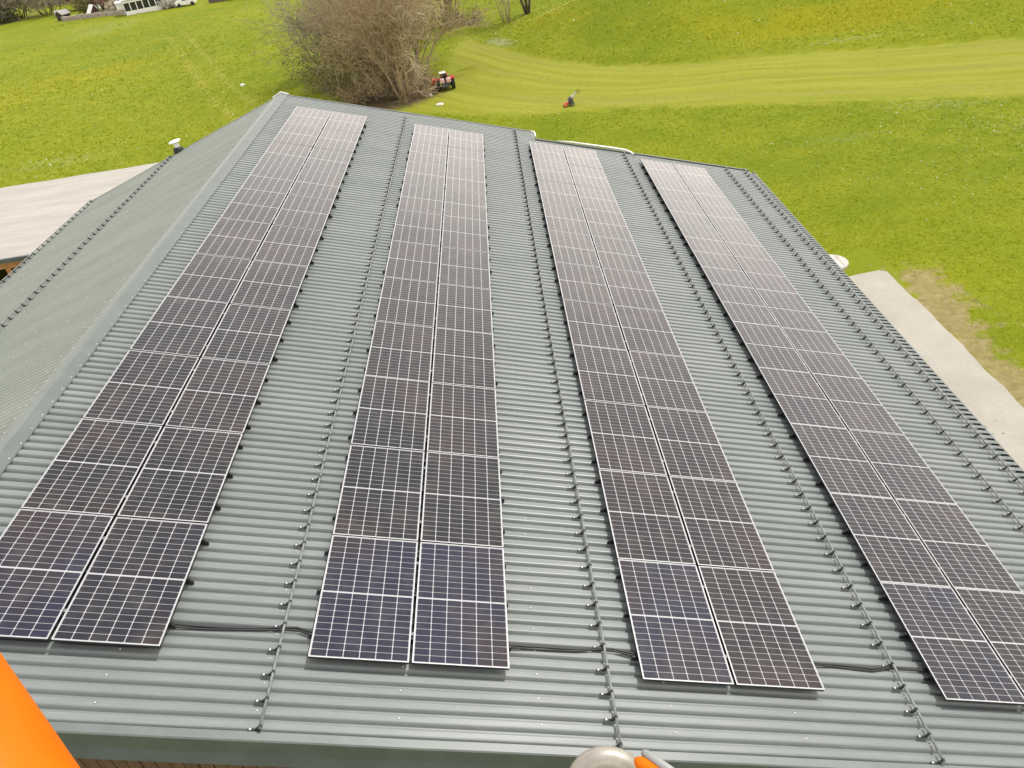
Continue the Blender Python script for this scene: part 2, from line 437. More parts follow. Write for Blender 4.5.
# near verge: cap strip, dark face, lower kick
def verge(T, v0, v1, nm):
    mb = MB(T)
    P2 = [(-.775, -.028), (-.785, .012), (-.868, .010), (-.880, -.004), (-.884, -.185), (-.872, -.19), (-.915, -.345), (-.900, -.36), (-.86, -.345)]
    n = len(P2); segs = 14
    vs = []; fs = []
    for i in range(segs+1):
        v = v0 + (v1-v0)*i/segs
        for (u, h) in P2: vs.append((v, u + .002*math.sin(v*3.1), h))
    for i in range(segs):
        for j in range(n-1): fs.append((i*n+j, i*n+j+1, (i+1)*n+j+1, (i+1)*n+j))
    mi = []
    mb.v += [T(Vector(p)) for p in vs]; mb.f += fs
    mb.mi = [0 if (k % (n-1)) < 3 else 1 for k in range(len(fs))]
    return mb.build(nm, [M['cap'], M['fascia']], barn)
verge(RS, .0, VE, 'verge_flashing'); verge(LS, .0, SE, 'verge_flashing')
# far verge flashings
mb = MB(RS); mb.box((.2, 20.80, -.25), (V1-.05, 20.86, .015)); mb.box((V1-.05, 20.02, -.25), (VE, 20.08, .012)); mb.box((V1-.10, 20.02, -.22), (V1-.04, 20.80, .01))
mb.build('verge_flashing', M['cap'], barn)
mb = MB(LS); mb.add([(.2, 20.72, .012), (SE, 19.96, .012), (SE, 20.02, .012), (.2, 20.80, .012), (.2, 20.72, -.25), (SE, 19.96, -.25), (SE, 20.02, -.25), (.2, 20.80, -.25)],
    [(0,1,2,3),(4,7,6,5),(0,4,5,1),(1,5,6,2),(2,6,7,3),(3,7,4,0)])
mb.build('verge_flashing', M['cap'], barn)
# eave gutter on the right: pale trough with straps, dark gaps between them
mb = MB(RS)
mb.add([(VE-.02, -.8, -.05), (VE-.02, 20.0, -.05), (VE+.02, 20.0, -.14), (VE+.02, -.8, -.14), (VE+.12, 20.0, -.13), (VE+.12, -.8, -.13), (VE+.135, 20.0, .0), (VE+.135, -.8, .0), (VE+.16, 20.0, .0), (VE+.16, -.8, .0), (VE+.16, 20.0, -.17), (VE+.16, -.8, -.17)],
       [(0,1,2,3),(3,2,4,5),(5,4,6,7),(7,6,8,9),(9,8,10,11)])
k = -6
while .19 + .075 + k*PITCH < 19.9:
    c = .19 + k*PITCH
    mb.box((VE-.03, c-.042, -.006), (VE+.136, c+.042, .002)); k += 1
mb.build('gutter', M['cap'], barn)
# white gutter length at the far verge
mb = MB()
pts = [RS((8.85, 20.08, .03)), RS((9.3, 20.10, .05)), RS((10.6, 20.10, .06)), RS((11.1, 20.08, .06)), RS((11.28, 19.98, .04)), RS((11.36, 19.86, .01))]
mb.tube(pts, [.012, .022, .030, .032, .032, .030], 10)
mb.tube([RS((11.36, 19.86, .01)), RS((11.40, 19.80, -.005))], .033, 10, 1)
mb.build('downpipe', [M['whitepvc'], M['railgrey']], barn, smooth=True)
mb = MB(); mb.tube([RS((8.05, 20.86, .0)), RS((8.14, 20.7, .02)), RS((8.16, 20.3, .0))], .028, 8)
mb.build('pipe_end', M['whitepvc'], barn, smooth=True)
# walls
mb = MB()
x = -6.6
xr = 13.95
def rooflow(x): return (RH - x*math.tan(A) if x > 0 else RH + x*math.tan(A)) - .16
while x < xr:
    w = .135 + rng.uniform(-.01, .01); dpt = rng.uniform(0, .008)
    x1 = min(x+w, xr)
    zt0, zt1 = rooflow(x), rooflow(x1-.012)
    y0 = -.72 - dpt
    mb.add([(x, y0, .2), (x1-.012, y0, .2), (x1-.012, y0, zt1), (x, y0, zt0), (x, -.69, .2), (x1-.012, -.69, .2), (x1-.012, -.69, zt1), (x, -.69, zt0)],
           [(0,1,2,3),(0,4,5,1),(1,5,6,2),(2,6,7,3),(3,7,4,0)])
    x = x1
mb.build('gable_cladding', M['boards'], barn)
mb = MB()
for y0, y1 in ((-.688, -.5), (19.3, 19.5)):
    mb = MB(); mb.add([(-6.6, y0, 0), (xr, y0, 0), (xr, y0, rooflow(xr)-.02), (0, y0, RH-.2), (-6.6, y0, rooflow(-6.6)-.02), (-6.6, y1, 0), (xr, y1, 0), (xr, y1, rooflow(xr)-.02), (0, y1, RH-.2), (-6.6, y1, rooflow(-6.6)-.02)],
           [(0,1,2,3,4), (9,8,7,6,5), (0,5,6,1), (1,6,7,2), (2,7,8,3), (3,8,9,4), (4,9,5,0)])
    mb.build('gable_wall', M['darktimber'], barn)
MB().box((xr-.2, -.49, 0), (xr-.003, 19.29, rooflow(xr)-.03)).build('side_wall', M['boards'], barn)
MB().box((-6.597, -.49, 0), (-6.4, 19.29, rooflow(-6.6)-.03)).build('side_wall', M['boards'], barn)

# ------------------------------------------------------------------ snow guard rails with clamps
def clamp_mesh():
    mb = MB()   # local: x down slope, y along the rail, z up
    mb.cbox((-.095, -.014, .001), (.02, .014, .006), .002)
    mb.add([(-.035, -.008, .006), (.008, -.008, .006), (.042, -.008, .060), (.018, -.008, .075), (-.035, .008, .006), (.008, .008, .006), (.042, .008, .060), (.018, .008, .075)],
           [(0,1,2,3),(7,6,5,4),(0,3,7,4),(1,5,6,2),(3,2,6,7)])
    mb.tube([(.022, -.013, .06), (.022, .013, .06)], .019, 10)
    mb.tube([(-.072, 0, .005), (-.072, 0, .014)], .012, 6, 1)
    return mb
def snow_rail(v, u0, u1, T, rot, label, first, skew=0.0):
    base = T((v, 0, 0))
    o = bpy.data.objects.new('snow_guard_rail', None); col.objects.link(o); o.location = base
    o.rotation_euler = rot; o['_local'] = 1
    tag(o, label, 'snow guard', 'snow guard rails on the barn roof')
    mb = MB(); pts = []
    n = 30
    for i in range(n+1):
        u = u0 + (u1-u0)*i/n
        pts.append((.022, u + skew*v*max(0, u)/20.8, .060 + .002*math.sin(u*2.3)))
    mb.tube(pts, .0145, 8)
    mb.build('tube', M['railgrey'], o, smooth=True)
    proto = None
    u = first
    while u < u1 - .05:
        uu = u + skew*v*max(0, u)/20.8
        if proto is None:
            proto = clamp_mesh().build('clamp', [M['clamp'], M['screw']], o); proto.location = (0, uu, 0)
        else:
            c = proto.copy(); col.objects.link(c); c.parent = o; c.location = (0, uu, 0)
        u += .30
    return o
rotR = (0, A, 0); rotL = (0, A, math.pi)   # z turn reverses x (down the left slope) and y
names = [(3.97, 20.4, 'grey snow guard rail with dark clamps between leftmost and second solar array'),
         (7.49, 20.7, 'grey snow guard rail with dark clamps between the two middle solar arrays'),
         (11.01, 19.9, 'grey snow guard rail with dark clamps left of the rightmost solar array'),
         (14.46, 19.95, 'grey snow guard rail with dark clamps right of the rightmost solar array'),
         (15.13, 19.95, 'grey snow guard rail running along the gutter at the right eave')]
for v, u1, lb in names: snow_rail(v, -.78, u1, RS, rotR, lb, -.76)
# left slope: build with an own transform (x down slope, y far)
def LM():
    return Matrix(((-ca, 0, -sa), (0, 1, 0), (-sa, 0, ca)))
def snow_rail_left(s_, u1, label):
    o = bpy.data.objects.new('snow_guard_rail', None); col.objects.link(o); o.location = LS((s_, 0, 0))
    tag(o, label, 'snow guard', 'snow guard rails on the barn roof')
    mb = MB(LS)
    mb.tube([(s_+.022, u + SK*s_*max(0, u)/20.8, .060) for u in [-.6 + (u1+.6)*i/20 for i in range(21)]], .0165, 8)
    mb.build('tube', M['railgrey'], o, smooth=True)
    proto = None; u = -.46
    while u < u1:
        uu = u + SK*s_*max(0, u)/20.8
        if proto is None:
            m2 = MB(lambda p: LS((p.x + s_, p.y + uu, p.z)))
            cm = clamp_mesh(); m2.v = [m2.T(p) for p in cm.v]; m2.f = [tuple(reversed(q)) for q in cm.f]; m2.mi = cm.mi
            proto = m2.build('clamp', [M['clamp'], M['screw']], o); u_first = uu
        else:
            c = proto.copy(); col.objects.link(c); c.parent = o; c.location = (0, uu - u_first, 0)
        u += .30
    return o
snow_rail_left(4.02, 20.6, 'dark dotted snow guard rail halfway down the shaded left roof slope')
snow_rail_left(7.05, 20.6, 'dark dotted snow guard rail along the left eave above the neighbouring shed')

# ------------------------------------------------------------------ solar arrays
COLS = [(.75, 0.0, 19.372), (4.3097, -.010, 19.333), (7.8674, -.037, 19.318), (11.4197, -.061, 19.200)]
names_c = ['leftmost array', 'second array from left', 'third array from left', 'rightmost array']
files = ['left', 'right']
ordn = ['nearest the front gable', 'second from front gable', 'third from front gable', 'fourth from front gable', 'fifth from front gable', 'middle of its file',
        'fifth from far end', 'fourth from far end', 'third from far end', 'second from far end', 'at the far end']
fm = MB()
W2, L2, fr, H0, H1 = PW, PL, .009, -.035, 0.0
for (a, b) in (((0,0),(W2,fr)), ((0,L2-fr),(W2,L2)), ((0,fr),(fr,L2-fr)), ((W2-fr,fr),(W2,L2-fr))):
    fm.box((a[0], a[1], H1-.004), (b[0], b[1], H1), 0)
    fm.box((a[0] + (.0015 if a[0] == 0 else 0), a[1] + (.0015 if a[1] == 0 else 0), H0), (b[0] - (.0015 if b[0] == W2 else 0), b[1] - (.0015 if b[1] == L2 else 0), H1-.0045), 1)  # frame sides coloured dark to stand in for shade in the gaps
gm = MB(); z1 = -.003
gm.box((fr-.001, fr-.001, -.010), (W2-fr+.001, L2-fr+.001, z1))
proto = None
first_lbl = {}
BLUE = {(0,0,0): .35, (1,0,0): .45, (1,1,0): .35, (2,0,0): .45, (3,0,0): .7, (0,1,0): .8}
PANELS = 0
for ci, (V0, U0, NL) in enumerate(COLS):
    pitch = NL/11
    for s_ in (0, 1):
        for k in range(11):
            jit = rng.uniform(-.004, .004)
            loc = RS((V0 + s_*1.064, U0 + k*pitch + (pitch-PL)/2 + jit*.5, .130 + rng.uniform(-.003, .003)))
            lb = 'dark solar panel, %s file of %s, %s' % (files[s_], names_c[ci], ordn[k])
            bl = BLUE.get((ci, s_, k), 1.0)
            if bl < 1: lb = lb.replace('dark', 'bluish')
            rot = (rng.uniform(-.0022, .0022), A + rng.uniform(-.0025, .0025), rng.uniform(-.0008, .0008))
            if proto is None:
                e = bpy.data.objects.new('solar_panel', None); col.objects.link(e); e['_local'] = 1
                pf = fm.build('frame', [M['alu'], M['blackalu_frame_shade']], e)
                pg = gm.build('cell_sheet', M['cells'], e)
                uvl = pg.data.uv_layers.new(name='UVMap')
                for lp in pg.data.loops:
                    q = pg.data.vertices[lp.vertex_index].co; uvl.data[lp.index].uv = (q.x/PW, q.y/PL)
                proto = (e, pf, pg); kids = (pf, pg)
            else:
                e = proto[0].copy(); col.objects.link(e); kids = []
                for c in proto[1:]:
                    d = c.copy(); col.objects.link(d); d.parent = e; kids.append(d)
            e.location = loc; e.rotation_euler = rot
            kids[1].color = (1, 1, 1, bl)
            tag(e, lb, 'solar panel', 'solar panels on the barn roof')
            e.empty_display_size = .2
    # mounting rails under the array, their black ends stick out on both sides
    rk = bpy.data.objects.new('mounting_rack', None); col.objects.link(rk); rk['_local'] = 1
    rk.location = RS((V0, U0, 0)); rk.rotation_euler = rotR
    tag(rk, 'black mounting rails with short ends sticking out from under the ' + names_c[ci], 'mounting rack', 'mounting racks under the solar arrays')
    rp = None; u = .34; i = 0
    while u < NL - .15:
        over = .05
        if rp is None:
            mb = MB()
            mb.cbox((-.05, -.014, .004), (2.096+.05, .014, .034), .004)
            mb.cbox((-.045, -.010, .034), (2.096+.045, .010, .060), .003)
            mb.cbox((-.010, -.015, .060), (2.096+.010, .015, .094), .003)
            rp = mb.build('mounting_rail', M['blackalu_frame_shade'], rk); rp.location = (0, u, 0); o = rp
        else:
            o = rp.copy(); col.objects.link(o); o.parent = rk; o.location = (rng.uniform(-.02, .02), u, 0)
        i += 1
        u += .45 if i in (6, 22) else .60
    mp0 = None
    for k in range(12):
        uu = min(max(k*pitch, .03), NL-.03)
        for sgn in ((-.35, .35) if 0 < k < 11 else ((.35,) if k == 0 else (-.35,))):
            if mp0 is None:
                mb = MB(); mb.cbox((1.033, -.02, .10), (1.062, .02, .122), .003); mp0 = mb.build('mid_clamp', M['railgrey'], rk); c = mp0
            else:
                c = mp0.copy(); col.objects.link(c); c.parent = rk
            c.location = (0, uu + sgn, 0)

# cables from array to array
cab = [((2.82, .36, .02), (3.2, .37, -.008), (3.7, .39, -.005), (4.0, .41, .012), (4.12, .42, .01), (4.40, .33, .03)),
       ((6.35, .36, .03), (6.7, .38, -.005), (7.2, .39, -.008), (7.45, .42, .010), (7.62, .41, .012), (7.95, .33, .03)),
       ((9.92, .39, .03), (10.3, .40, -.008), (10.75, .38, -.005), (10.95, .42, .012), (11.15, .42, .0), (11.5, .40, .03))]
labs = ['black cable pair crossing the roof from the leftmost array to the second array', 'black cable pair crossing the roof between the two middle arrays',
        'black cable pair crossing the roof from the third array to the rightmost array']
for pts, lb in zip(cab, labs):
    mb = MB(RS)
    def interp(off, ph):
        out = []
        for i in range(len(pts)-1):
            a, b = Vector(pts[i]), Vector(pts[i+1])
            for t in range(6):
                p = a.lerp(b, t/6.0); x_ = p.x
                out.append((p.x, p.y + off + .005*math.sin(x_*5 + ph), max(p.z + .016, .016)))
        out.append((pts[-1][0], pts[-1][1]+off, pts[-1][2]+.01)); return out
    mb.tube(interp(0, 0), .013, 7); mb.tube(interp(-.026, 1.4), .011, 7)
    tag(mb.build('cable', M['black'], None, smooth=True, origin=RS(pts[0])), lb, 'cable', 'cables between the solar arrays')

# vent pipe at far end of left slope
vb = LS((3.82, 20.45, 0))
vp = thing('vent_pipe', 'white vent pipe with tilted cap and dark collar at far edge of left roof slope', 'vent pipe', vb)
mb = MB(); mb.lathe([(.17, -.08), (.165, .08), (.13, .13), (.09, .14)], vb, 16); mb.build('collar', M['clamp'], vp, smooth=False)
mb = MB(); mb.tube([vb + Vector((0,0,.12)), vb + Vector((-.01,0,.26))], .08, 14); mb.build('pipe', M['whitepvc'], vp, smooth=True)
mb = MB(lambda p: vb + Vector((-.03, 0, .34)) + Matrix.Rotation(R(-9), 3, 'Y') @ p)
mb.lathe([(.18, -.02), (.20, -.015), (.18, .015), (.09, .035), (.02, .04)], (0,0,0), 18)
mb.build('cap', M['whitepvc'], vp)
mb = MB()
for t in range(3):
    d = Vector((.08*math.cos(t*2.1), .08*math.sin(t*2.1), 0)); mb.tube([vb + d*.7 + Vector((0,0,.24)), vb + d*.7 + Vector((-.03,0,.33))], .014, 5)
mb.build('strut', M['galv'], vp)

# ------------------------------------------------------------------ terrain
MOUND = [(5.5,71.6),(7.9,66.8),(10.5,61.2),(14.3,55.9),(18.2,53.0),(25.2,51.1),(32.6,47.6),(39.2,45.3),(70,36),(140,30),(140,150),(60,130),(22,96),(16,86.5),(11.6,80.2),(9.0,77.0),(6.6,74)]
MOWN = [(-3.5,54.2),(-.5,51.8),(7.3,46.1),(14,44.2),(21.8,40.2),(28,37.3),(33.1,34.9),(70,20),(140,5),(140,30),(70,36),(39.2,45.3),(32.6,47.6),(25.2,51.1),(18.2,53),(14.3,55.9),(10.5,61.2),(7.9,66.8),(5.5,71.6),(4.6,75.5),(3.2,73),(2.6,66),(1.5,60),(.5,56)]
def sd_poly(px, py, poly):
    d = np.full(px.shape, 1e9); ins = np.zeros(px.shape, bool)
    n = len(poly)
    for i in range(n):
        x0, y0 = poly[i]; x1, y1 = poly[(i+1) % n]
        ex, ey = x1-x0, y1-y0; wx, wy = px-x0, py-y0
        t = np.clip((wx*ex + wy*ey)/(ex*ex+ey*ey), 0, 1)
        d = np.minimum(d, np.hypot(wx-ex*t, wy-ey*t))
        c = ((y0 <= py) & (py < y1)) | ((y1 <= py) & (py < y0))
        with np.errstate(divide='ignore', invalid='ignore'):
            xi = x0 + (py-y0)*ex/(ey if ey != 0 else 1e-9)
        ins ^= c & (px < xi)
    return np.where(ins, d, -d)
def sst(a): a = np.clip(a, 0, 1); return a*a*(3-2*a)
def height(x, y):
    x = np.asarray(x, float); y = np.asarray(y, float)
    h = 2.9*sst(sd_poly(x, y, MOUND)/13.0) + .25*sst(sd_poly(x, y, MOUND)/.8)
    far = sst((np.hypot(x, y-20) - 30)/40)
    h = h + far*(.35*np.sin(x*.071+1.0)*np.cos(y*.053) + .18*np.sin(x*.19+y*.13))*sst((-x+2)/14)
    h = h + .035*np.sin(x*.9+.4*y)*np.sin(y*.7-.3*x)*sst((np.hypot(x-4, y-9)-16)/10)
    # far slope falls away gently behind the village, hills close the distance
    h = h + 40*sst((np.hypot(x, y) - 400)/1500)
    return h
def hz(x, y): return float(height(np.array([x]), np.array([y]))[0])
def axis(lo, hi, step, far):
    a = list(np.arange(lo, hi+1e-6, step)); d = step
    b = a[-1]
    while b < far: d *= 1.28; b += d; a.append(b)
    d = step; b = a[0]; pre = []
    while b > -far: d *= 1.28; b -= d; pre.append(b)
    return np.array(pre[::-1] + a)
gx, gy = axis(-62, 58, .6, 2600), axis(8, 110, .6, 2600)
X, Y = np.meshgrid(gx, gy)
nx, ny = len(gx), len(gy)
xf, yf = X.ravel(), Y.ravel()
zf = height(xf, yf)
# keep the ground a little under the apron and the barn floor
me = bpy.data.meshes.new('ground')
idx = np.arange(nx*ny).reshape(ny, nx)
faces = np.stack([idx[:-1,:-1], idx[:-1,1:], idx[1:,1:], idx[1:,:-1]], -1).reshape(-1, 4)
me.from_pydata(np.stack([xf, yf, zf], 1).tolist(), [], faces.tolist())
me.polygons.foreach_set('use_smooth', [True]*len(faces))
def fattr(me, name, vals):
    a = me.attributes.new(name, 'FLOAT', 'POINT'); a.data.foreach_set('value', np.ascontiguousarray(vals, np.float32))
def blob(x, y, cx, cy, rx, ry, ang=0):
    c, s_ = math.cos(ang), math.sin(ang); dx, dy = x-cx, y-cy
    return np.exp(-(((dx*c+dy*s_)/rx)**2 + ((-dx*s_+dy*c)/ry)**2))
def d_line(x, y, pts):
    d = np.full(x.shape, 1e9)
    for (x0, y0), (x1, y1) in zip(pts[:-1], pts[1:]):
        ex, ey = x1-x0, y1-y0; t = np.clip(((x-x0)*ex+(y-y0)*ey)/(ex*ex+ey*ey), 0, 1)
        d = np.minimum(d, np.hypot(x-x0-ex*t, y-y0-ey*t))
    return d
TR1 = [(-39.0,115),(-34.9,106.9),(-27.7,89.4),(-20.1,70.8),(-14.3,58.5),(-11,51)]
TR2 = [(p[0]+2.1, p[1]+.7) for p in TR1]
def f_bare(x, y): return .95*blob(x, y, 19.95, 16.9, .6, 2.4, .05) + .85*blob(x, y, 19.7, 12.0, .6, 4) + .38*blob(x, y, 21.4, 15.5, .9, 1.6) + .42*blob(x, y, 20.9, 11.5, 1.0, 1.6) + .8*blob(x, y, 19.6, 6, .7, 6) + .5*blob(x, y, 18.0, 19.9, 1.2, .5) + .7*blob(x, y, 20.6, 18.2, .8, 1.6)
def f_litter(x, y): return (1.2*blob(x, y, -1.2, 57.0, 3.8, 4.4, .3) + 1.0*blob(x, y, -5.0, 63.5, 3.5, 5, .5) + .5*blob(x, y, -7, 71, 3, 5) + .8*blob(x, y, 3.6, 83, 3.4, 3) + .55*blob(x, y, 10.5, 82.4, 1.3, 1) + .5*blob(x,y,1.0,68,2.5,5) + .9*blob(x, y, -92, 181, 16, 9) + .7*blob(x, y, -60, 162, 18, 8))
def f_yellow(x, y): return (1.15*blob(x, y, 33.5, 53.6, 6, 2.2, -.25) + .75*blob(x, y, 28.5, 53.2, 5, 2, -.2) + .5*blob(x, y, 18, 64, 8, 7) + .6*blob(x, y, 12.5, 72, 3, 4) + .8*blob(x, y, -38, 92, 15, 9, .2) + .55*blob(x, y, -44, 78, 9, 9) + .6*blob(x,y,12,76,3,5) + .5*blob(x, y, 24, 57, 6, 3) + .35*blob(x, y, 33, 27, 6, 4) + .35*blob(x,y,-20,62,10,9))
def f_pale(x, y): return (.65*blob(x, y, 29, 36.0, 6, 1.6, -.35) + .6*blob(x, y, 31, 31, 5, 2.6, -.3) + .5*blob(x, y, 26, 27, 4, 2.6) + 1.0*blob(x, y, 7.3, 69.5, 1.0, 4.5, .45) + .7*blob(x, y, 30, 50.4, 8, 1.0, -.22) + .65*blob(x, y, -26, 53, 10, 3.5) + .6*blob(x, y, 23, 33, 4, 1.3) + .6*blob(x, y, -54, 128, 12, 9) + .6*blob(x, y, 19.5, 83, 2.2, 1.6) + .6*blob(x, y, -24, 88, 3, 3) + .5*blob(x, y, -60, 140, 30, 8))
fattr(me, 'mown', sd_poly(xf, yf, MOWN)); fattr(me, 'mound', sd_poly(xf, yf, MOUND))
fattr(me, 'bare', f_bare(xf, yf)); fattr(me, 'litter', f_litter(xf, yf)); fattr(me, 'yellow', f_yellow(xf, yf)); fattr(me, 'pale', f_pale(xf, yf))
tr = np.maximum(np.exp(-(d_line(xf, yf, TR1)/.42)**2), np.exp(-(d_line(xf, yf, TR2)/.42)**2)); fattr(me, 'track', tr)
me.materials.append(M['meadow']); me.update()
structure_ground = bpy.data.objects.new('ground', me); col.objects.link(structure_ground); structure(structure_ground)

# concrete apron beside the right eave: a raised slab with a ragged gravel edge
n_y = 140; cols_x = [12.0, 13.5, 15, 16, 17, 17.6, 18.2, 18.7, 19.1, 19.35, 19.42]
vs = []; 
ys_ = [-25 + 44.2*i/n_y for i in range(n_y+1)]
for j, yv in enumerate(ys_):
    ed = .03*math.sin(yv*.9) + .025*math.sin(yv*2.7+1) + rng.uniform(-.025, .025)
    for i, xv in enumerate(cols_x):
        e2 = ed*max(0, (xv-17.5)/1.9)
        end = (.14*math.sin(xv*2.1) + .08*math.sin(xv*5.7))*(1 if j == n_y else 0)
        z = .10 if i < len(cols_x)-1 else -.03
        if j == n_y: z = -.03 if i == len(cols_x)-1 else .08
        vs.append((xv + e2, yv + end, z))
    
nc = len(cols_x); fs = []
for j in range(n_y):
    for i in range(nc-1): fs.append((j*nc+i, j*nc+i+1, (j+1)*nc+i+1, (j+1)*nc+i))
o0 = len(vs)
for i in range(nc): vs.append((vs[n_y*nc+i][0], vs[n_y*nc+i][1]+.03, -.05))
for i in range(nc-1): fs.append((n_y*nc+i, n_y*nc+i+1, o0+i+1, o0+i))
mb = MB(); mb.add(vs, fs); ap = mb.build('concrete_apron', M['apron']); structure(ap)
av = np.array(vs)
fattr(ap.data, 'stain', .9*blob(av[:,0], av[:,1], 17.2, 18.6, .5, .35) + .25*blob(av[:,0], av[:,1], 18, 17, 1.5, .3))

# round concrete well cover at the end of the apron
wc = thing('well_cover', 'round white concrete shaft cover with a seam lying at far end of the concrete apron', 'well cover', (17.85, 20.45, 0))
mb = MB(); mb.lathe([(.62, -.1), (.62, .08), (.59, .11), (.0, .125)], (17.85, 20.45, 0), 40); mb.build('lid', M['concrete_ring'], wc)
mb = MB(); mb.box((18.18, 20.05, .08), (18.20, 20.85, .122)); mb.build('seam', M['stone'], wc)

# ------------------------------------------------------------------ neighbouring shed
sh = thing('open_shed', 'open fronted timber shed with pale flat membrane roof behind the left eave', 'shed', (-18, 30, 0))
mb = MB()
nn = 24; xs0, xs1 = -34.0, -8.6
vs = []; fs = []
for i in range(nn+1):
    x = xs0 + (xs1-xs0)*i/nn
    for j in range(9):
        y = 24.75 + 10.55*j/8; vs.append((x, y, 3.50 + .02*j/8 + .012*math.sin(x*1.7+j)))
for i in range(nn):
    for j in range(8): fs.append((i*9+j, (i+1)*9+j, (i+1)*9+j+1, i*9+j+1))
mb.add(vs, fs); mb.box((xs0, 24.76, 3.30), (xs1, 35.28, 3.48)); mb.build('roof', M['membrane'], sh)
mb = MB(); mb.box((xs0, 24.62, 3.36), (xs1, 24.757, 3.53)); mb.build('gutter', M['fascia'], sh)
mb = MB(); mb.box((xs0, 24.80, 3.06), (xs1, 24.98, 3.298)); mb.build('front_beam', M['timber'], sh)
for x in (-32, -28.4, -24.8, -21.2, -17.6, -14.0, -10.4):
    mb = MB(); mb.cbox((x-.11, 24.80, 0), (x+.11, 24.98, 3.058), .01); mb.build('post', M['timber'], sh)
mb = MB(); mb.box((xs0, 35.05, 0), (xs1, 35.25, 3.29)); mb.box((xs1-.2, 25.1, 0), (xs1-.01, 35.04, 3.29)); mb.box((xs0+.01, 25.1, 0), (xs0+.2, 35.04, 3.29))
mb.box((-13.9, 26.2, 0), (xs1-.21, 26.35, 3.29)); mb.build('wall', M['darktimber'], sh)

# ------------------------------------------------------------------ trees
def bez_dir(d, r_, rn, upw):
    v = Vector((rn.gauss(0, r_), rn.gauss(0, r_), rn.gauss(0, r_) + upw)); q = (d + v); return q.normalized()
def plant(name, label, cat, base, stems, L0, r0, levels, kids, seed, mats, spread=.5, lean=(0,0), wig=.16, upw=.05, minr=.011, leaf=None, group=None, kidlen=(.42, .7), droop=0.0, r_sp=.3, sink=.05):
    rn = random.Random(seed)
    b = Vector((base[0], base[1], hz(base[0], base[1]) - sink))
    t = thing(name, label, cat, b, group)
    trunk, crown, lv = MB(), MB(), MB()
    def br(p, d, L, r, lev):
        n = 5 if lev == 0 else (4 if lev == 1 else 3)
        pts = [p.copy()]; rad = [r]; dirs = []
        for i in range(n):
            d = bez_dir(d, wig*(1+.35*lev), rn, upw if lev < 2 else upw - droop); dirs.append(d)
            p = p + d*(L/n); pts.append(p.copy()); rad.append(max(r*(1 - .62*(i+1)/n), minr*.7))
        (trunk if lev == 0 else crown).tube(pts, rad, 7 if lev == 0 else (4 if lev == 1 else 3), cap=(lev == 0))
        if lev < levels:
            for k in range(kids[lev]):
                tt = rn.uniform(.22 if lev == 0 else .12, 1.0)*n; i = min(int(tt), n-1); q = pts[i].lerp(pts[i+1], tt-i)
                az = rn.uniform(0, 2*math.pi); a = dirs[i].orthogonal().normalized(); bb = dirs[i].cross(a)
                ang = rn.uniform(.35, 1.05)
                nd = dirs[i]*math.cos(ang) + (a*math.cos(az) + bb*math.sin(az))*math.sin(ang)
                if nd.z < -.25 and droop == 0: nd.z *= -.3
                br(q, nd.normalized(), L*rn.uniform(*kidlen), max(rad[i]*rn.uniform(.42, .62), minr), lev+1)
        elif leaf:
            for k in range(leaf[1]):
                q = pts[rn.randrange(1, len(pts))] + Vector((rn.gauss(0, .12), rn.gauss(0, .12), rn.gauss(0, .12)))
                s_ = leaf[2]*rn.uniform(.6, 1.4); u = Vector((rn.gauss(0,1), rn.gauss(0,1), rn.gauss(0,1))).normalized(); w_ = u.orthogonal().normalized()
                lv.add([q - u*s_, q + w_*s_*.6, q + u*s_, q - w_*s_*.6], [(0,1,2,3)])
    for i in range(stems):
        az = 2*math.pi*(i + rn.uniform(-.3, .3))/max(stems, 1); sp = spread*rn.uniform(.4, 1.1) if stems > 1 else .06
        d = Vector((math.cos(az)*sp + lean[0], math.sin(az)*sp + lean[1], 1)).normalized()
        o_ = Vector((math.cos(az), math.sin(az), 0))*(r_sp*rn.uniform(.2, 1) if stems > 1 else 0)
        br(b + o_, d, L0*rn.uniform(.75, 1.1), r0*rn.uniform(.7, 1.1), 0)
    trunk.build('trunk', mats[0], t, smooth=True)
    crown.build('crown', mats[1], t)
    if lv.v: lv.build('foliage', leaf[0], t)
    return t
g_b = 'bare trees and shrubs of the clump by the meadow'
plant('bare_tree', 'large bare tree with dark foot, tallest of the brown clump behind the roof', 'tree', (-.3, 54.8), 7, 7.8, .10, 3, (9, 7, 6), 11, (M['twig_brown'], M['twig_brown']), .24, (-.04, .08), .13, .06, .015, group=g_b)
plant('bare_tree', 'pale whitish branched willow in the middle of the brown clump', 'tree', (-1.8, 57.2), 6, 6.4, .12, 3, (8, 7, 5), 12, (M['bark_pale'], M['twig_pale']), .42, (-.02, 0), .17, .04, .016, group=g_b, droop=.10)
plant('bare_tree', 'bare tree arching out over the tractor on right side of the brown clump', 'tree', (.6, 60.5), 5, 7.0, .10, 3, (8, 7, 5), 13, (M['twig_grey'], M['twig_brown']), .42, (.12, .10), .16, .03, .014, group=g_b)
plant('bare_shrub', 'olive brown shrub with dark hollow at lower left of the clump', 'shrub', (-5.6, 62.2), 13, 3.8, .06, 2, (9, 8), 14, (M['bark_dark'], M['twig_olive']), .6, (-.05, -.05), .2, .02, .013, (M['leaf_olive'], 2, .09), g_b, r_sp=1.2)
plant('bare_shrub', 'feathery brown bare shrub at far left edge of the clump', 'shrub', (-7.6, 69.5), 13, 4.8, .06, 2, (10, 9), 15, (M['twig_grey'], M['twig_grey']), .35, (-.05, 0), .18, .04, .016, None, g_b, r_sp=1.6)
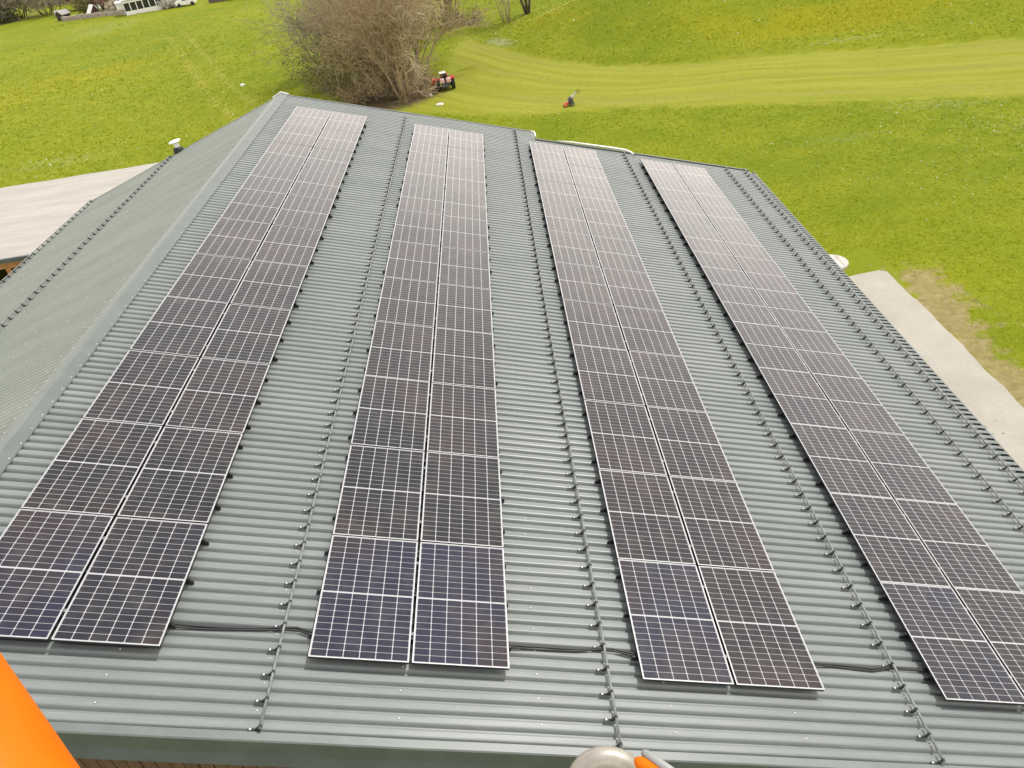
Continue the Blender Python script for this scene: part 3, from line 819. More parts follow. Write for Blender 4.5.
plant('bare_shrub', 'rounded olive shrub in front of the pale willow, left of the stump', 'shrub', (-3.8, 58.0), 12, 3.4, .05, 2, (9, 9), 16, (M['bark_dark'], M['twig_olive']), .8, (0, -.05), .2, .02, .013, (M['leaf_olive'], 2, .08), g_b, r_sp=1.1)
plant('bare_shrub', 'tall brown bare thicket behind the olive shrub at left', 'shrub', (-5.8, 67.5), 13, 6.4, .07, 3, (7, 6, 4), 17, (M['twig_grey'], M['twig_grey']), .38, (-.05, 0), .16, .05, .016, None, g_b, r_sp=1.4)
plant('bare_shrub', 'low reddish brown twig heap at foot of the bare tree beside the tractor', 'shrub', (.1, 56.2), 16, 1.8, .03, 2, (8, 8), 18, (M['bark_dark'], M['twig_brown']), .95, (0, 0), .24, .0, .012, None, g_b, r_sp=1.2)
plant('bare_shrub', 'dense brown brushwood behind the arching tree, upper right of the clump', 'shrub', (-.5, 65.5), 12, 5.6, .07, 3, (7, 6, 4), 19, (M['twig_olive'], M['twig_olive']), .45, (.06, 0), .18, .04, .015, None, g_b, r_sp=1.2)
plant('bare_shrub', 'brown bare scrub at the top of the clump, hidden half behind the thicket', 'shrub', (-3.5, 72.5), 12, 6.2, .08, 3, (7, 6, 4), 20, (M['bark_dark'], M['twig_grey']), .5, (0, 0), .17, .05, .017, None, g_b, r_sp=1.4)
plant('bare_shrub', 'low brown twiggy bush at bottom edge of the clump above the roof edge', 'shrub', (-2.4, 56.2), 14, 2.2, .035, 2, (9, 8), 26, (M['bark_dark'], M['twig_brown']), .9, (0, 0), .22, .02, .013, None, g_b, r_sp=1.0)
g_t = 'bare trees behind the flowery bank'
plant('bare_tree', 'slender grey stems of a bare tree cluster left of the bank, with twiggy dark foot', 'tree', (2.5, 84), 9, 7.5, .09, 2, (9, 7), 21, (M['bark_dark'], M['bark_dark']), .12, (0, 0), .07, .1, .014, None, g_t, r_sp=.9)
plant('bare_shrub', 'dark brown brush around foot of the slender stem cluster', 'shrub', (3.6, 82.6), 14, 1.3, .03, 2, (8, 7), 27, (M['bark_dark'], M['bark_dark']), 1.0, (0, 0), .22, 0, .013, None, g_t, r_sp=1.4)
plant('bare_tree', 'thin pale young trees just left of the bank crest', 'tree', (8.3, 80.0), 8, 6.5, .05, 2, (8, 6), 22, (M['bark_pale'], M['twig_grey']), .14, (0, 0), .07, .1, .013, None, g_t, r_sp=.9)
plant('bare_tree', 'dark forked trunk at the crest of the flowery bank', 'tree', (10.5, 82.4), 3, 8.5, .15, 2, (8, 8), 23, (M['bark_dark'], M['bark_dark']), .34, (0, 0), .08, .08, .014, None, g_t, r_sp=.25)
plant('bare_tree', 'thin grey sapling standing behind the bank right of the forked trunk', 'tree', (14.8, 93), 3, 7, .08, 2, (8, 6), 24, (M['bark_dark'], M['twig_grey']), .12, (0, 0), .07, .1, .014, None, g_t, r_sp=.4)

# ------------------------------------------------------------------ village edge, far left
gv = 'shrubs along the far village gardens'
plant('garden_shrub', 'big brown grey bush in the top left corner', 'shrub', (-92, 180), 14, 6.2, .10, 2, (10, 10), 31, (M['bark_dark'], M['twig_grey']), .55, (0,0), .2, .04, .04, (M['leaf_dark'], 1, .18), gv, r_sp=2.6)
plant('garden_shrub', 'brown grey bush right of the corner bush at top left', 'shrub', (-84, 177), 14, 5.8, .10, 2, (10, 10), 32, (M['bark_dark'], M['twig_grey']), .55, (0,0), .2, .04, .04, None, gv, r_sp=2.4)
plant('garden_shrub', 'dark green bush at left frame edge below the brown bushes', 'shrub', (-95, 176), 12, 3.6, .08, 2, (10, 9), 33, (M['bark_dark'], M['twig_olive']), .8, (0,0), .2, 0, .04, (M['leaf_dark'], 4, .2), gv, r_sp=2)
plant('garden_shrub', 'reddish blossoming tree behind the white hut', 'tree', (-66, 163), 9, 4.6, .10, 2, (10, 10), 34, (M['bark_dark'], M['twig_brown']), .6, (0,0), .2, .04, .035, (M['leaf_pink'], 5, .2), gv, r_sp=1)
plant('garden_shrub', 'reddish brown bush left of the garden conservatory', 'shrub', (-59.5, 158), 9, 4.2, .09, 2, (10, 10), 35, (M['bark_dark'], M['twig_brown']), .7, (0,0), .2, .02, .035, (M['leaf_pink'], 5, .2), gv, r_sp=1)
for k, (x, y, lb) in enumerate(((-48.4, 147.5, 'whitish flowering bush right beside the conservatory'), (-46.9, 148.5, 'whitish flowering bush next to the white car'))):
    plant('garden_shrub', lb, 'shrub', (x, y), 9, 1.5, .05, 2, (8, 8), 36+k, (M['bark_dark'], M['twig_grey']), .8, (0,0), .2, .02, .03, (M['leaf_white'], 4, .16), gv, r_sp=.6)
plant('garden_shrub', 'small yellowish bush between the shed and the white hut', 'shrub', (-68.0, 158.5), 8, 2.4, .05, 2, (8, 8), 38, (M['bark_dark'], M['twig_olive']), .5, (0,0), .2, .04, .03, (M['leaf_olive'], 3, .16), gv, r_sp=.6)

plant('garden_shrub', 'brown bush left of the white hut, behind the stone wall', 'shrub', (-69.0, 162.5), 9, 2.6, .06, 2, (9, 9), 41, (M['bark_dark'], M['twig_brown']), .7, (0,0), .2, .02, .035, None, gv, r_sp=.8)
plant('garden_shrub', 'pale brown bush between the white hut and the conservatory', 'shrub', (-59.2, 151.2), 10, 1.7, .05, 2, (9, 8), 42, (M['bark_dark'], M['twig_pale']), .8, (0,0), .2, .02, .035, (M['leaf_white'], 1, .14), gv, r_sp=.8)
plant('garden_shrub', 'brown reddish tree at the top frame edge above the dark garden shed', 'tree', (-76, 176), 9, 5.0, .09, 2, (10, 9), 43, (M['bark_dark'], M['twig_brown']), .6, (0,0), .2, .03, .04, (M['leaf_pink'], 2, .2), gv, r_sp=1)
def gable_hut(name, label, cat, c, w, d, h, rise, yaw, wall_m, roof_m, over=.15):
    x0, y0 = c; t = thing(name, label, cat, (x0, y0, hz(x0, y0)))
    Rz = Matrix.Rotation(yaw, 3, 'Z'); o = Vector((x0, y0, hz(x0, y0) - .15)); T = lambda p: o + Rz @ p
    mb = MB(T)
    mb.add([(-w/2,-d/2,0),(w/2,-d/2,0),(w/2,-d/2,h),(0,-d/2,h+rise),(-w/2,-d/2,h),(-w/2,d/2,0),(w/2,d/2,0),(w/2,d/2,h),(0,d/2,h+rise),(-w/2,d/2,h)],
           [(0,1,2,3,4),(9,8,7,6,5),(0,5,6,1),(1,6,7,2),(4,9,5,0)])
    mb.build('wall', wall_m, t)
    mb = MB(T); a = math.atan2(rise, w/2); th = .10
    for sgn in (-1, 1):
        e = (w/2+over); hh = h + rise - e*rise/(w/2)
        mb.add([(0,-d/2-over,h+rise+.02),(sgn*e,-d/2-over,hh+.02),(sgn*e,d/2+over,hh+.02),(0,d/2+over,h+rise+.02),(0,-d/2-over,h+rise+th+.02),(sgn*e,-d/2-over,hh+th+.02),(sgn*e,d/2+over,hh+th+.02),(0,d/2+over,h+rise+th+.02)],
               [(0,1,2,3),(4,7,6,5),(0,4,5,1),(1,5,6,2),(2,6,7,3)])
    mb.build('roof', roof_m, t)
    mb = MB(T); mb.cbox((-.45,-d/2-.04,0),(.35,-d/2-.003,min(h,1.95)),.01); mb.build('door', M['darkglass'], t)
    return t
gable_hut('garden_shed', 'small dark garden shed with pale roof at left end of the stone wall', 'shed', (-72.0, 158.0), 1.7, 1.8, 1.1, .6, R(-25), M['darktimber'], M['tile'])
gable_hut('garden_hut', 'white roofed garden hut with dark open front behind the stone wall', 'hut', (-64.4, 153.9), 1.7, 2.0, .8, 1.1, R(40), M['darktimber'], M['white'])
gable_hut('village_house', 'pale rendered house with dark doorway, cut off by the top left frame edge', 'house', (-90, 201), 9, 10, 5, 3, R(15), M['render'], M['tile'])
gable_hut('village_house', 'pale rendered house behind the reddish tree at the top frame edge', 'house', (-74, 190), 9, 10, 5, 3.2, R(-20), M['render'], M['tile'])
# pale boxes: covered stack and bench
def box_thing(name, label, cat, c, size, m, lid=None, yaw=0.0):
    x, y = c; o = Vector((x, y, hz(x, y) - .03)); Rz = Matrix.Rotation(yaw, 3, 'Z'); t = thing(name, label, cat, (x, y, hz(x, y)))
    w, d, h = size; T = lambda p: o + Rz @ p
    MB(T).cbox((-w/2,-d/2,0),(w/2,d/2,h),.06).build('body', m, t)
    mb = MB(T); mb.add([(-w/2-.08,-d/2-.08,h+.005),(w/2+.08,-d/2-.08,h+.005),(w/2+.08,d/2+.08,h+.18),(-w/2-.08,d/2+.08,h+.18),(-w/2-.08,-d/2-.08,h+.06),(w/2+.08,-d/2-.08,h+.06),(w/2+.08,d/2+.08,h+.26),(-w/2-.08,d/2+.08,h+.26)],
        [(0,3,2,1),(4,5,6,7),(0,1,5,4),(1,2,6,5),(2,3,7,6),(3,0,4,7)])
    mb.build('lid', lid or m, t); return t
box_thing('storage_box', 'white storage box with sloping lid beyond the garden shed', 'box', (-70.5, 169.0), (2.0, 1.4, 1.5), M['white'])
box_thing('storage_box', 'white tall box against left wall of the conservatory', 'box', (-57.2, 149.3), (1.7, 1.3, 1.7), M['white'], yaw=.3)
box_thing('compost_bin', 'pale grey compost bin on the grass in front of the house at top left', 'bin', (-77.5, 168.0), (1.6, 1.2, .8), M['stone'], M['tile'])
# stone garden wall
t = thing('garden_wall', 'low irregular stone garden wall bordering the meadow below the huts', 'wall', (-62, 151.5, 0))
mb = MB(); p0, p1 = Vector((-71, 155.2, 0)), Vector((-55.6, 146.6, 0)); nst = 30
dv = (p1-p0)/nst; nrm = Vector((-dv.y, dv.x, 0)).normalized()
for i in range(nst):
    for k in range(2):
        a = p0 + dv*(i + .04 + .4*(k % 2)*0); b = p0 + dv*(i+.96); h0 = .38*k; h1 = .38*(k+1) + rng.uniform(-.05, .08) - (.0 if k else .05)
        wd = .28 + rng.uniform(-.04, .05)
        zz = hz(a.x, a.y) - .1
        q = [a - nrm*wd, b - nrm*wd, b + nrm*wd, a + nrm*wd]
        mb.add([v_ + Vector((0,0,zz+h0)) for v_ in q] + [v_ + Vector((0,0,zz+h1)) for v_ in q], [(0,3,2,1),(4,5,6,7),(0,1,5,4),(1,2,6,5),(2,3,7,6),(3,0,4,7)])
mb.build('stonework', M['stone'], t)
# conservatory
cx, cy = -52.6, 147.2
t = thing('conservatory', 'white framed garden conservatory with dark panes and pale grey roof at village edge', 'conservatory', (cx, cy, 0))
Rz = Matrix.Rotation(R(20), 3, 'Z'); zz = hz(cx, cy) - .1; T = lambda p: Vector((cx, cy, zz)) + Rz @ p
w, d = 6.2, 3.4
MB(T).box((-w/2,-d/2,0),(w/2,d/2,.75)).build('base_wall', M['white'], t)
MB(T).box((-w/2+.05,-d/2+.05,.755),(w/2-.05,d/2-.05,2.1)).build('glazing', M['darkglass'], t)
mb = MB(T); mb.box((-w/2-.02,-d/2-.02,2.0),(w/2+.02,d/2+.02,2.35))
for i in range(7):
    x = -w/2 + w*i/6; mb.box((x-.07 if i else x, -d/2-.01, .752), (x+.07 if i < 6 else x, -d/2+.10, 1.998))
for sx in (-1, 1):
    for k in (0, 1, 2):
        y = -d/2 + d*k/2; xx = sx*w/2
        mb.box((min(xx, xx-sx*.1), y-.06 if k else y+.101, .752), (max(xx, xx-sx*.1), y+.06 if k < 2 else y, 1.998))
mb.build('window_frame', M['white'], t)
mb = MB(T); mb.add([(-w/2-.2,-d/2-.25,2.36),(w/2+.2,-d/2-.25,2.36),(w/2+.2,d/2+.2,3.3),(-w/2-.2,d/2+.2,3.3),(-w/2-.2,-d/2-.25,2.50),(w/2+.2,-d/2-.25,2.50),(w/2+.2,d/2+.2,3.44),(-w/2-.2,d/2+.2,3.44)],
    [(0,3,2,1),(4,5,6,7),(0,1,5,4),(1,2,6,5),(2,3,7,6),(3,0,4,7)])
for i in range(9):
    x = -w/2-.2 + (w+.4)*i/8; a, b = (x, -d/2-.26, 2.53), (x, d/2+.2, 3.47); mb.tube([a, b], .05, 4, 1)
mb.build('roof', [simple('roof_sheet_pale', (.50,.52,.55), (.42,.44,.47), .4), M['white']], t)
# white car
cx, cy = -45.3, 147.2
t = thing('parked_car', 'small white car parked on the grass right of the conservatory', 'car', (cx, cy, 0))
Rz = Matrix.Rotation(R(12), 3, 'Z'); zz = hz(cx, cy); T = lambda p: Vector((cx, cy, zz)) + Rz @ p
secs = [(-1.7,.35,.75),(-1.65,.30,.95),(-1.35,.30,1.02),(-.75,.28,1.12),(-.2,.28,1.5),(.6,.28,1.56),(1.3,.28,1.45),(1.65,.30,1.0),(1.72,.35,.7)]
mb = MB(T); vs = []; fs = []
for x, lo, hi in secs:
    for s_ in (-1, 1): vs += [(x, s_*.76, lo), (x, s_*.80, min(.85, hi)), (x, s_*(.60 if hi > 1.2 else .72), hi)]
for i in range(len(secs)-1):
    a = i*6; b = a+6
    fs += [(a,b,b+1,a+1),(a+1,b+1,b+2,a+2),(a+2,b+2,b+5,a+5),(a+5,b+5,b+4,a+4),(a+4,b+4,b+3,a+3),(a+3,b+3,b,a)]
fs += [(0,1,2,5,4,3), tuple(reversed([(len(secs)-1)*6+k for k in (0,1,2,5,4,3)]))]
mb.add(vs, fs); mb.build('body', M['white'], t, smooth=False)
mb = MB(T)
for s_ in (-1, 1): mb.add([(-.55, s_*.79, .92), (1.25, s_*.79, .92), (1.05, s_*.66, 1.38), (-.1, s_*.66, 1.42)], [(0,1,2,3)])
mb.add([(-.78,-.66,1.10),(-.78,.66,1.10),(-.26,.58,1.46),(-.26,-.58,1.46)], [(0,1,2,3)])
mb.build('window', M['darkglass'], t)
for x in (-1.1, 1.1):
    for s_ in (-1, 1):
        mb = MB(T); mb.lathe([(.20, -.09), (.30, -.09), (.31, 0), (.30, .09), (.20, .09)], (x, s_*.72, .30), 18, 'y'); mb.build('wheel', M['tyre'], t)
# board fence at right end of village
t = thing('board_fence', 'dark board fence at the top frame edge right of the white car', 'fence', (-37.5, 143.5, 0))
p0, p1 = Vector((-40.8, 145.5, 0)), Vector((-30, 143.0, 0)); dv = (p1-p0)/44; nrm = Vector((-dv.y, dv.x, 0)).normalized()*.03
mb = MB()
for i in range(44):
    a = p0 + dv*(i+.05); b = p0 + dv*(i+.92); zz = hz(a.x, a.y) - .1; h = 1.5 + rng.uniform(-.08, .08)
    q = [a-nrm, b-nrm, b+nrm, a+nrm]
    mb.add([v_ + Vector((0,0,zz)) for v_ in q] + [v_ + Vector((0,0,zz+h)) for v_ in q], [(4,5,6,7),(0,1,5,4),(1,2,6,5),(2,3,7,6),(3,0,4,7)])
mb.build('board_panel', M['shedwall'], t)
for i in range(0, 45, 11):
    a = p0 + dv*i; mb = MB(); zz = hz(a.x, a.y); mb.cbox((a.x-.07, a.y+.05, zz-.2), (a.x+.07, a.y+.19, zz+1.7), .01); mb.build('post', M['stone'], t)

# ------------------------------------------------------------------ tractor beside the clump
tx, ty = 2.75, 56.5; tz = hz(tx, ty)
t = thing('small_tractor', 'small red tractor with white canopy and pale fender highlights beside the brown tree clump', 'tractor', (tx, ty, tz))
Rz = Matrix.Rotation(R(6), 3, 'Z'); T = lambda p: Vector((tx, ty, tz)) + Rz @ p      # -y faces the camera
MB(T).cbox((-.30, -.85, .22), (.30, 1.05, .60), .05).build('chassis', M['engine'], t)
mb = MB(T); mb.cbox((-.27, .25, .62), (.27, 1.15, .98), .07); mb.build('bonnet', M['red'], t)
for s_ in (-1, 1):
    mb = MB(T); mb.lathe([(.20,-.13),(.36,-.13),(.41,-.09),(.41,.09),(.36,.13),(.20,.13)], (s_*.56, -.35, .41), 22, 'x'); w_ = mb.build('wheel', M['tyre'], t)
    mb = MB(T); mb.lathe([(.05,-.02),(.20,-.05),(.20,.05),(.05,.02)], (s_*.56, -.35, .41), 16, 'x'); mb.build('rim', M['white'], w_)
    mb = MB(T); mb.lathe([(.12,-.08),(.22,-.08),(.25,-.05),(.25,.05),(.22,.08),(.12,.08)], (s_*.46, .85, .25), 18, 'x'); mb.build('wheel', M['tyre'], t)
    mb = MB(T)                    # fender arch
    for k in range(7):
        a0, a1 = math.pi*(.28 + .60*k/7), math.pi*(.28 + .60*(k+1)/7)
        P4 = lambda a, r, x: (x, -.35 - r*math.cos(a), .41 + r*math.sin(a))
        x0_, x1_ = s_*.40, s_*.73
        mb.add([P4(a0,.47,x0_),P4(a1,.47,x0_),P4(a1,.47,x1_),P4(a0,.47,x1_),P4(a0,.51,x0_),P4(a1,.51,x0_),P4(a1,.51,x1_),P4(a0,.51,x1_)], [(0,1,2,3),(4,7,6,5),(0,4,5,1),(2,6,7,3),(1,5,6,2),(0,3,7,4)])
    mb.build('fender', M['red'], t)
for s_ in (-1, 1):
    mb = MB(T); mb.cbox((s_*.24-.17, -.97, .60), (s_*.24+.17, -.70, .93), .05); mb.build('rear_box', M['pink'], t)  # pink colour paints the pale highlights on the red rear
mb = MB(T); mb.cbox((-.2, -.35, .75), (.2, .05, .86), .04); mb.cbox((-.2, -.42, .85), (.2, -.33, 1.15), .03); mb.build('seat', M['black'], t)
mb = MB(T); mb.tube([(-.30,-.5,.6),(-.30,-.5,1.22)], .03, 6); mb.tube([(.06,-.5,.6),(.06,-.5,1.22)], .03, 6); mb.build('roll_bar', M['engine'], t)
MB(T).cbox((-.36, -.70, 1.22), (.12, -.15, 1.29), .03).build('canopy', M['white'], t)
mb = MB(T); mb.tube([(0,.2,.95),(0,.02,1.1)], .02, 5); mb.lathe([(.15,-.012),(.17,0),(.15,.012)], (0,.0,1.1), 14); mb.build('steering_wheel', M['black'], t)
mb = MB(T); mb.cbox((-.98, -.3, .42), (-.76, .35, .82), .05); mb.tube([(-1.08,-.2,.1),(-1.08,-.2,.95)], .025, 5); mb.build('side_implement', M['orangered'], t)

# ------------------------------------------------------------------ walk-behind mower
mx, my = 11.15, 46.55; mz = hz(mx, my)
t = thing('walk_behind_mower', 'walk behind mower with orange red cutter bar and long pale handle on the mown grass', 'mower', (mx, my, mz))
Rz = Matrix.Rotation(R(8), 3, 'Z'); T = lambda p: Vector((mx, my, mz)) + Rz @ (Vector(p)*.72)    # -x is the front
mb = MB(T); mb.cbox((-.62, -.45, .06), (-.46, .45, .20), .03); mb.cbox((-.50, -.18, .12), (-.20, .18, .34), .05); mb.build('cutter_bar', M['orangered'], t)
mb = MB(T); mb.cbox((-.24, -.19, .25), (.22, .19, .62), .06); mb.lathe([(.12,0),(.14,.03),(.14,.12),(.08,.16)], (.0, 0, .60), 12); mb.build('engine', M['engine'], t)
for s_ in (-1, 1):
    mb = MB(T); mb.lathe([(.09,-.07),(.17,-.07),(.20,-.04),(.20,.04),(.17,.07),(.09,.07)], (.06, s_*.28, .20), 18, 'y'); w_ = mb.build('wheel', M['tyre'], t)
    mb = MB(T); mb.lathe([(.03,-.05),(.10,-.08),(.10,.08),(.03,.05)], (.06, s_*.28, .20), 14, 'y'); mb.build('rim', M['white'], w_)
    mb = MB(T); mb.tube([(-.38, s_*.07, .26), (.15, s_*.10, .72), (.55, s_*.14, 1.02)], .055, 7); mb.build('handle', M['palehandle'], t)
    mb = MB(T); mb.tube([(.55, s_*.14, 1.02), (.66, s_*.30, 1.10), (.92, s_*.32, 1.12)], .028, 7); mb.build('grip', M['black'], t)
mb = MB(T); mb.cbox((.05, -.14, .62), (.35, .14, .80), .03); mb.build('control_panel', M['palehandle'], t)

# small pale things on the grass
def lump(name, label, cat, c, size, m, seed):
    rn = random.Random(seed); x, y = c; z = hz(x, y)
    mb = MB(); n = 14
    prof_ = [(1.0, -.05), (1.02, .25), (.8, .7), (.35, .95), (.02, 1.0)]
    mb.lathe(prof_, (0,0,0), n)
    for i, p in enumerate(mb.v): mb.v[i] = Vector((x + p.x*size[0]*rn.uniform(.85, 1.15), y + p.y*size[1]*rn.uniform(.85, 1.15), z + p.z*size[2]*rn.uniform(.85, 1.1)))
    return tag(mb.build(name, m, None, origin=(x, y, z)), label, cat)
lump('feed_sack', 'white crumpled sack lying flat on the mown grass below the tractor', 'sack', (2.4, 51.9), (.28, .16, .14), M['white'], 1)
lump('stone', 'small pale stone at right foot of the twig heap', 'stone', (1.6, 55.2), (.14, .1, .12), M['render'], 2)
lump('stone', 'small white stone lying alone on the left meadow near the wheel tracks', 'stone', (-16.4, 70.2), (.24, .16, .16), M['white'], 3)

# ------------------------------------------------------------------ grass tufts and flowers (uncountable)
npr = np.random.default_rng(5)
def scatter(n, elo, ehi):
    az = np.radians(npr.uniform(-40, 47, n)); el = np.radians(npr.uniform(elo, ehi, n)); r = 14.0/np.tan(el)
    x = 7 + r*np.sin(az); y = -5.2 + r*np.cos(az)
    ok = ~((x > -7.5) & (x < 19.6) & (y < 21.2)) & ~((x < -8) & (y < 36.2))
    return x[ok], y[ok], r[ok]
x, y, r = scatter(260000, 4.6, 38)
mw_ = sd_poly(x, y, MOWN); br_ = f_bare(x, y); li_ = f_litter(x, y)
keep = (npr.random(len(x)) < np.where(mw_ > .2, .12, 1.0)*np.clip(1.15 - br_, .1, 1)*np.clip(1.1-li_, .15, 1))
x, y, r, mw_ = x[keep], y[keep], r[keep], mw_[keep]
n = len(x); z = height(x, y)
sc = np.clip(r/42, .55, 2.4)
V = []; F = []; TT = []
cl = np.sin(x*.9)*np.sin(y*.8) + np.sin(x*.23+y*.31)
hh = np.where(mw_ > 0, .025, .046)*sc*npr.uniform(.6, 1.3, n); ww = .019*sc*npr.uniform(.7, 1.3, n)
tint = np.clip(.38 + .22*cl + npr.normal(0, .16, n) + np.where(mw_ > 0, .3, 0), 0, 1)
for b in range(3):
    a = npr.uniform(0, 2*np.pi, n); la = npr.uniform(0, 2*np.pi, n); lq = npr.uniform(.2, .8, n)*hh
    ox, oy = npr.normal(0, .05, n)*sc, npr.normal(0, .05, n)*sc
    base = len(V)//1
    p1 = np.stack([x+ox-np.cos(a)*ww, y+oy-np.sin(a)*ww, z-.01], 1); p2 = np.stack([x+ox+np.cos(a)*ww, y+oy+np.sin(a)*ww, z-.01], 1)
    p3 = np.stack([x+ox+np.cos(la)*lq, y+oy+np.sin(la)*lq, z+hh], 1)
    V.append(np.stack([p1, p2, p3], 1).reshape(-1, 3)); TT.append(np.repeat(tint + npr.normal(0, .08, n), 3))
V = np.concatenate(V); TT = np.concatenate(TT); F = np.arange(len(V)).reshape(-1, 3)
me = bpy.data.meshes.new('grass'); me.from_pydata(V.tolist(), [], F.tolist()); fattr(me, 'tint', np.clip(TT, 0, 1)); me.materials.append(M['blades']); me.update()
nv = np.repeat(npr.normal(0, .28, (len(V)//3, 3)), 3, 0) + np.array([0, 0, 1.0]); nv /= np.linalg.norm(nv, axis=1)[:, None]
me.polygons.foreach_set('use_smooth', [True]*len(F)); me.normals_split_custom_set_from_vertices(nv.tolist())
o = bpy.data.objects.new('grass', me); col.objects.link(o); o['kind'] = 'stuff'; o['label'] = 'tufts of yellowish green meadow grass'; o['category'] = 'grass'
def flowers(name, n, dens, m, label, cat, rad):
    x, y, r = scatter(n, 4.6, 38)
    k = npr.random(len(x)) < np.clip(dens(x, y), 0, 1)*np.where(sd_poly(x, y, MOWN) > 0, .03, 1)*np.clip(1-f_litter(x, y), 0, 1)
    x, y, r = x[k], y[k], r[k]; n = len(x); z = height(x, y); s_ = rad*np.clip(r/45, .6, 2.2)*npr.uniform(.6, 1.4, n)
    V = []; F = []
    th = np.arange(6)*np.pi/3; zt = z + .10*np.clip(r/40, .7, 2) + npr.uniform(0, .06, n)
    tl = npr.normal(0, .25, (n, 2))
    px = x[:,None] + s_[:,None]*np.cos(th); py = y[:,None] + s_[:,None]*np.sin(th); pz = zt[:,None] + (tl[:,:1]*np.cos(th) + tl[:,1:]*np.sin(th))*s_[:,None]
    ring = np.stack([px, py, pz], 2)
    top = np.stack([x, y, zt + s_*.5], 1)[:,None,:]
    V = np.concatenate([ring, top], 1).reshape(-1, 3)
    F = [(i*7+j, i*7+(j+1) % 6, i*7+6) for i in range(n) for j in range(6)]
    me = bpy.data.meshes.new(name); me.from_pydata(V.tolist(), [], F); me.materials.append(m); me.update()
    o = bpy.data.objects.new(name, me); col.objects.link(o); o['kind'] = 'stuff'; o['label'] = label; o['category'] = cat
clump = lambda x, y: .55 + .45*np.sin(x*.8+1.3*np.sin(y*.5))*np.sin(y*.75+1.1*np.sin(x*.4))
flowers('dandelions', 200000, lambda x, y: (.05 + .95*f_yellow(x, y))*clump(x, y), M['yellowflower'], 'yellow dandelions dotted through the meadow', 'flowers', .023)
flowers('seed_heads', 50000, lambda x, y: (.04 + .45*f_pale(x, y) + .10*(sd_poly(x, y, MOUND) > 0))*clump(x+9, y), M['whiteflower'], 'white seed heads dotted through the meadow', 'flowers', .028)

# ------------------------------------------------------------------ lift platform the picture is taken from
pb = Vector((6.9, -5.4, 12.15))
pf = thing('lift_platform', 'orange and grey lifting platform cut off at the lower frame edge', 'lift platform', pb)
P1, P2 = camp(0, 655, 1.30), camp(78, 768, 1.12)
shift = (right*(-.82) - up*.57)*.158
d = (P1-P2).normalized(); P1 = P1 + d*1.2 + shift; P2 = P2 - d*.5 + shift
mb = MB(); mb.tube([P2, P2.lerp(P1, .5), P1], .13, 40); mb.build('side_bar', M['orange'], pf, smooth=True)
# grey bent tube
cD = 1.10; cc = camp(607, 784, cD)
mb = MB(); pts = []
wv = (P := right)
Rb = .041
for k in range(0, 13):
    a = math.pi*(k/12); pts.append(cc + right*(Rb*math.cos(a)*1.0) + up*(Rb*math.sin(a)*.78) + fwd*(.010*math.sin(a)))
pts = [pts[0] + Vector((0,-.02,-.55))] + pts + [pts[-1] + Vector((0,-.02,-.55))]
mb.tube(pts, .016, 14); mb.build('tube_bend', M['brushed'], pf, smooth=True)
# orange strip in a grey channel
q0, q1 = camp(638, 761, 1.06), camp(690, 800, 1.0)
dd = (q1-q0).normalized(); sv = dd.cross(fwd).normalized()
if sv.dot(right) < 0: sv = -sv
mb = MB(); mb.tube([q0 - dd*.004, q0 + dd*.002, q0 + dd*.01, q1], [.004, .0085, .0105, .0115], 14); mb.build('strip', M['orange'], pf, smooth=True)
mb = MB(); mb.tube([q0 + dd*.004 + sv*.012 + fwd*.006, q0 + dd*.010 + sv*.013 + fwd*.006, q1 + sv*.015 + fwd*.006], [.004, .006, .0065], 10); mb.build('channel', M['greyplastic'], pf, smooth=True)
mb = MB(); mb.box((6.3, -6.2, 12.15), (7.7, -4.95, 12.2))
mb.build('floor', M['galv'], pf)
mb = MB()
for x in (6.33, 7.67):
    for y in (-6.17, -5.0): mb.tube([(x, y, 12.2), (x, y, 13.0)], .02, 8)
mb.build('post', M['greyplastic'], pf)
mb = MB(); mb.tube([(7, -6, 12.1), (5.0, -16, 1.2)], .16, 8); mb.box((3.9, -18, 0), (6.1, -14.5, 1.2)); mb.build('boom', M['orange'], pf)

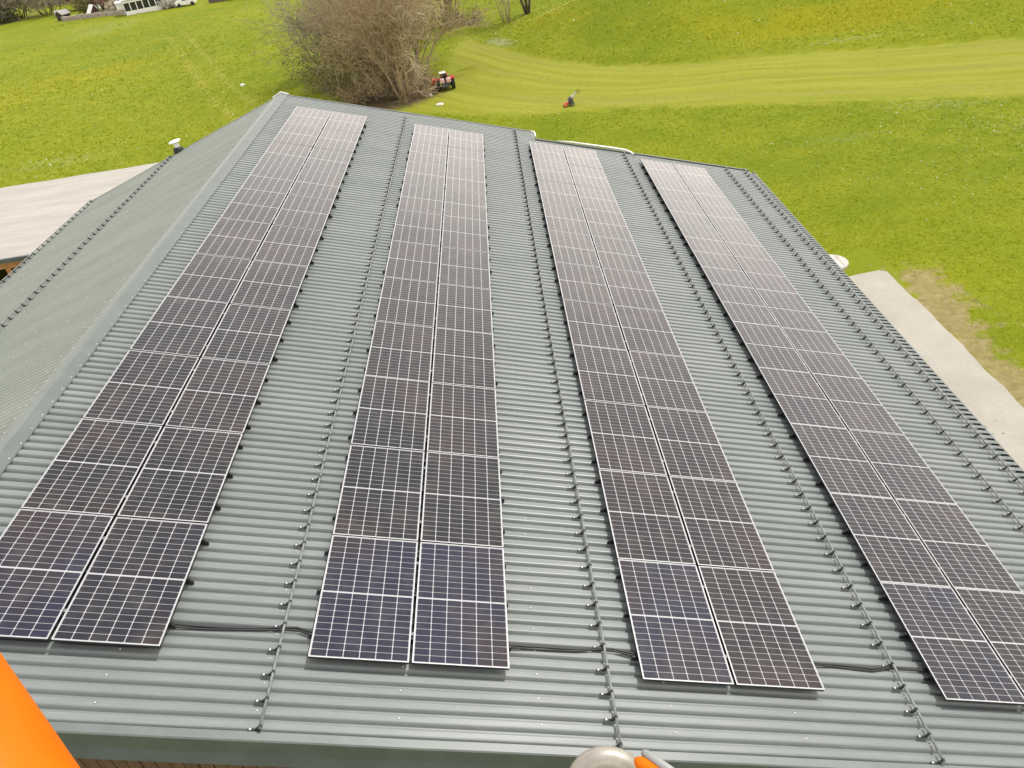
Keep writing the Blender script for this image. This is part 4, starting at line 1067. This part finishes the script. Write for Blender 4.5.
# ------------------------------------------------------------------ light
world = bpy.data.worlds.new('World'); scene.world = world; world.use_nodes = True
nt = world.node_tree; nt.nodes.clear()
out = nt.nodes.new('ShaderNodeOutputWorld'); bg = nt.nodes.new('ShaderNodeBackground'); nt.links.new(bg.outputs[0], out.inputs[0])
sky = nt.nodes.new('ShaderNodeTexSky'); sky.sky_type = 'NISHITA'; sky.sun_disc = False
sun_dir = Vector((.4487, .3492, .8226)).normalized()
el = math.asin(sun_dir.z); azm = math.atan2(sun_dir.x, sun_dir.y)
sky.sun_elevation = el; sky.sun_rotation = azm; sky.air_density = 1.0; sky.dust_density = 3.0; sky.ozone_density = 1.0
tc = nt.nodes.new('ShaderNodeTexCoord'); mp = nt.nodes.new('ShaderNodeMapping'); mp.inputs['Scale'].default_value = (1.6, 1.6, 3.6)
nz = nt.nodes.new('ShaderNodeTexNoise'); nz.inputs['Scale'].default_value = 1.5; nz.inputs['Detail'].default_value = 6; nz.inputs['Roughness'].default_value = .58
rp = nt.nodes.new('ShaderNodeMapRange'); rp.interpolation_type = 'SMOOTHSTEP'; rp.inputs[1].default_value = .34; rp.inputs[2].default_value = .62; rp.inputs[3].default_value = .55; rp.inputs[4].default_value = 1.0
mx_ = nt.nodes.new('ShaderNodeMix'); mx_.data_type = 'RGBA'; pass
sz = nt.nodes.new('ShaderNodeSeparateXYZ'); nt.links.new(tc.outputs['Generated'], sz.inputs[0])
hr = nt.nodes.new('ShaderNodeMapRange'); hr.interpolation_type = 'SMOOTHSTEP'; hr.inputs[1].default_value = .05; hr.inputs[2].default_value = .62
cm = nt.nodes.new('ShaderNodeMix'); cm.data_type = 'RGBA'; cm.inputs[6].default_value = (18.5, 16.7, 15.1, 1); cm.inputs[7].default_value = (6.9, 6.8, 6.7, 1)
nt.links.new(sz.outputs[2], hr.inputs[0]); nt.links.new(hr.outputs[0], cm.inputs[0]); nt.links.new(cm.outputs[2], mx_.inputs[7])
nt.links.new(tc.outputs['Generated'], mp.inputs[0]); nt.links.new(mp.outputs[0], nz.inputs['Vector']); nt.links.new(nz.outputs['Fac'], rp.inputs[0])
nt.links.new(rp.outputs[0], mx_.inputs[0]); nt.links.new(sky.outputs[0], mx_.inputs[6]); nt.links.new(mx_.outputs[2], bg.inputs[0])
bg.inputs[1].default_value = .10
sl = bpy.data.lights.new('sun', 'SUN'); sl.energy = 2.2; sl.angle = R(3.0); sl.color = (1, .965, .91)
so = bpy.data.objects.new('sun', sl); col.objects.link(so); so.rotation_euler = (-sun_dir).to_track_quat('-Z', 'Y').to_euler(); so.location = (20, 20, 40)

vs_ = scene.view_settings
vs_.view_transform = 'Standard'; vs_.look = 'None'; vs_.exposure = 0.75; vs_.gamma = 1.0; vs_.use_curve_mapping = False
for o in scene.objects:
    if '_local' in o: del o['_local']
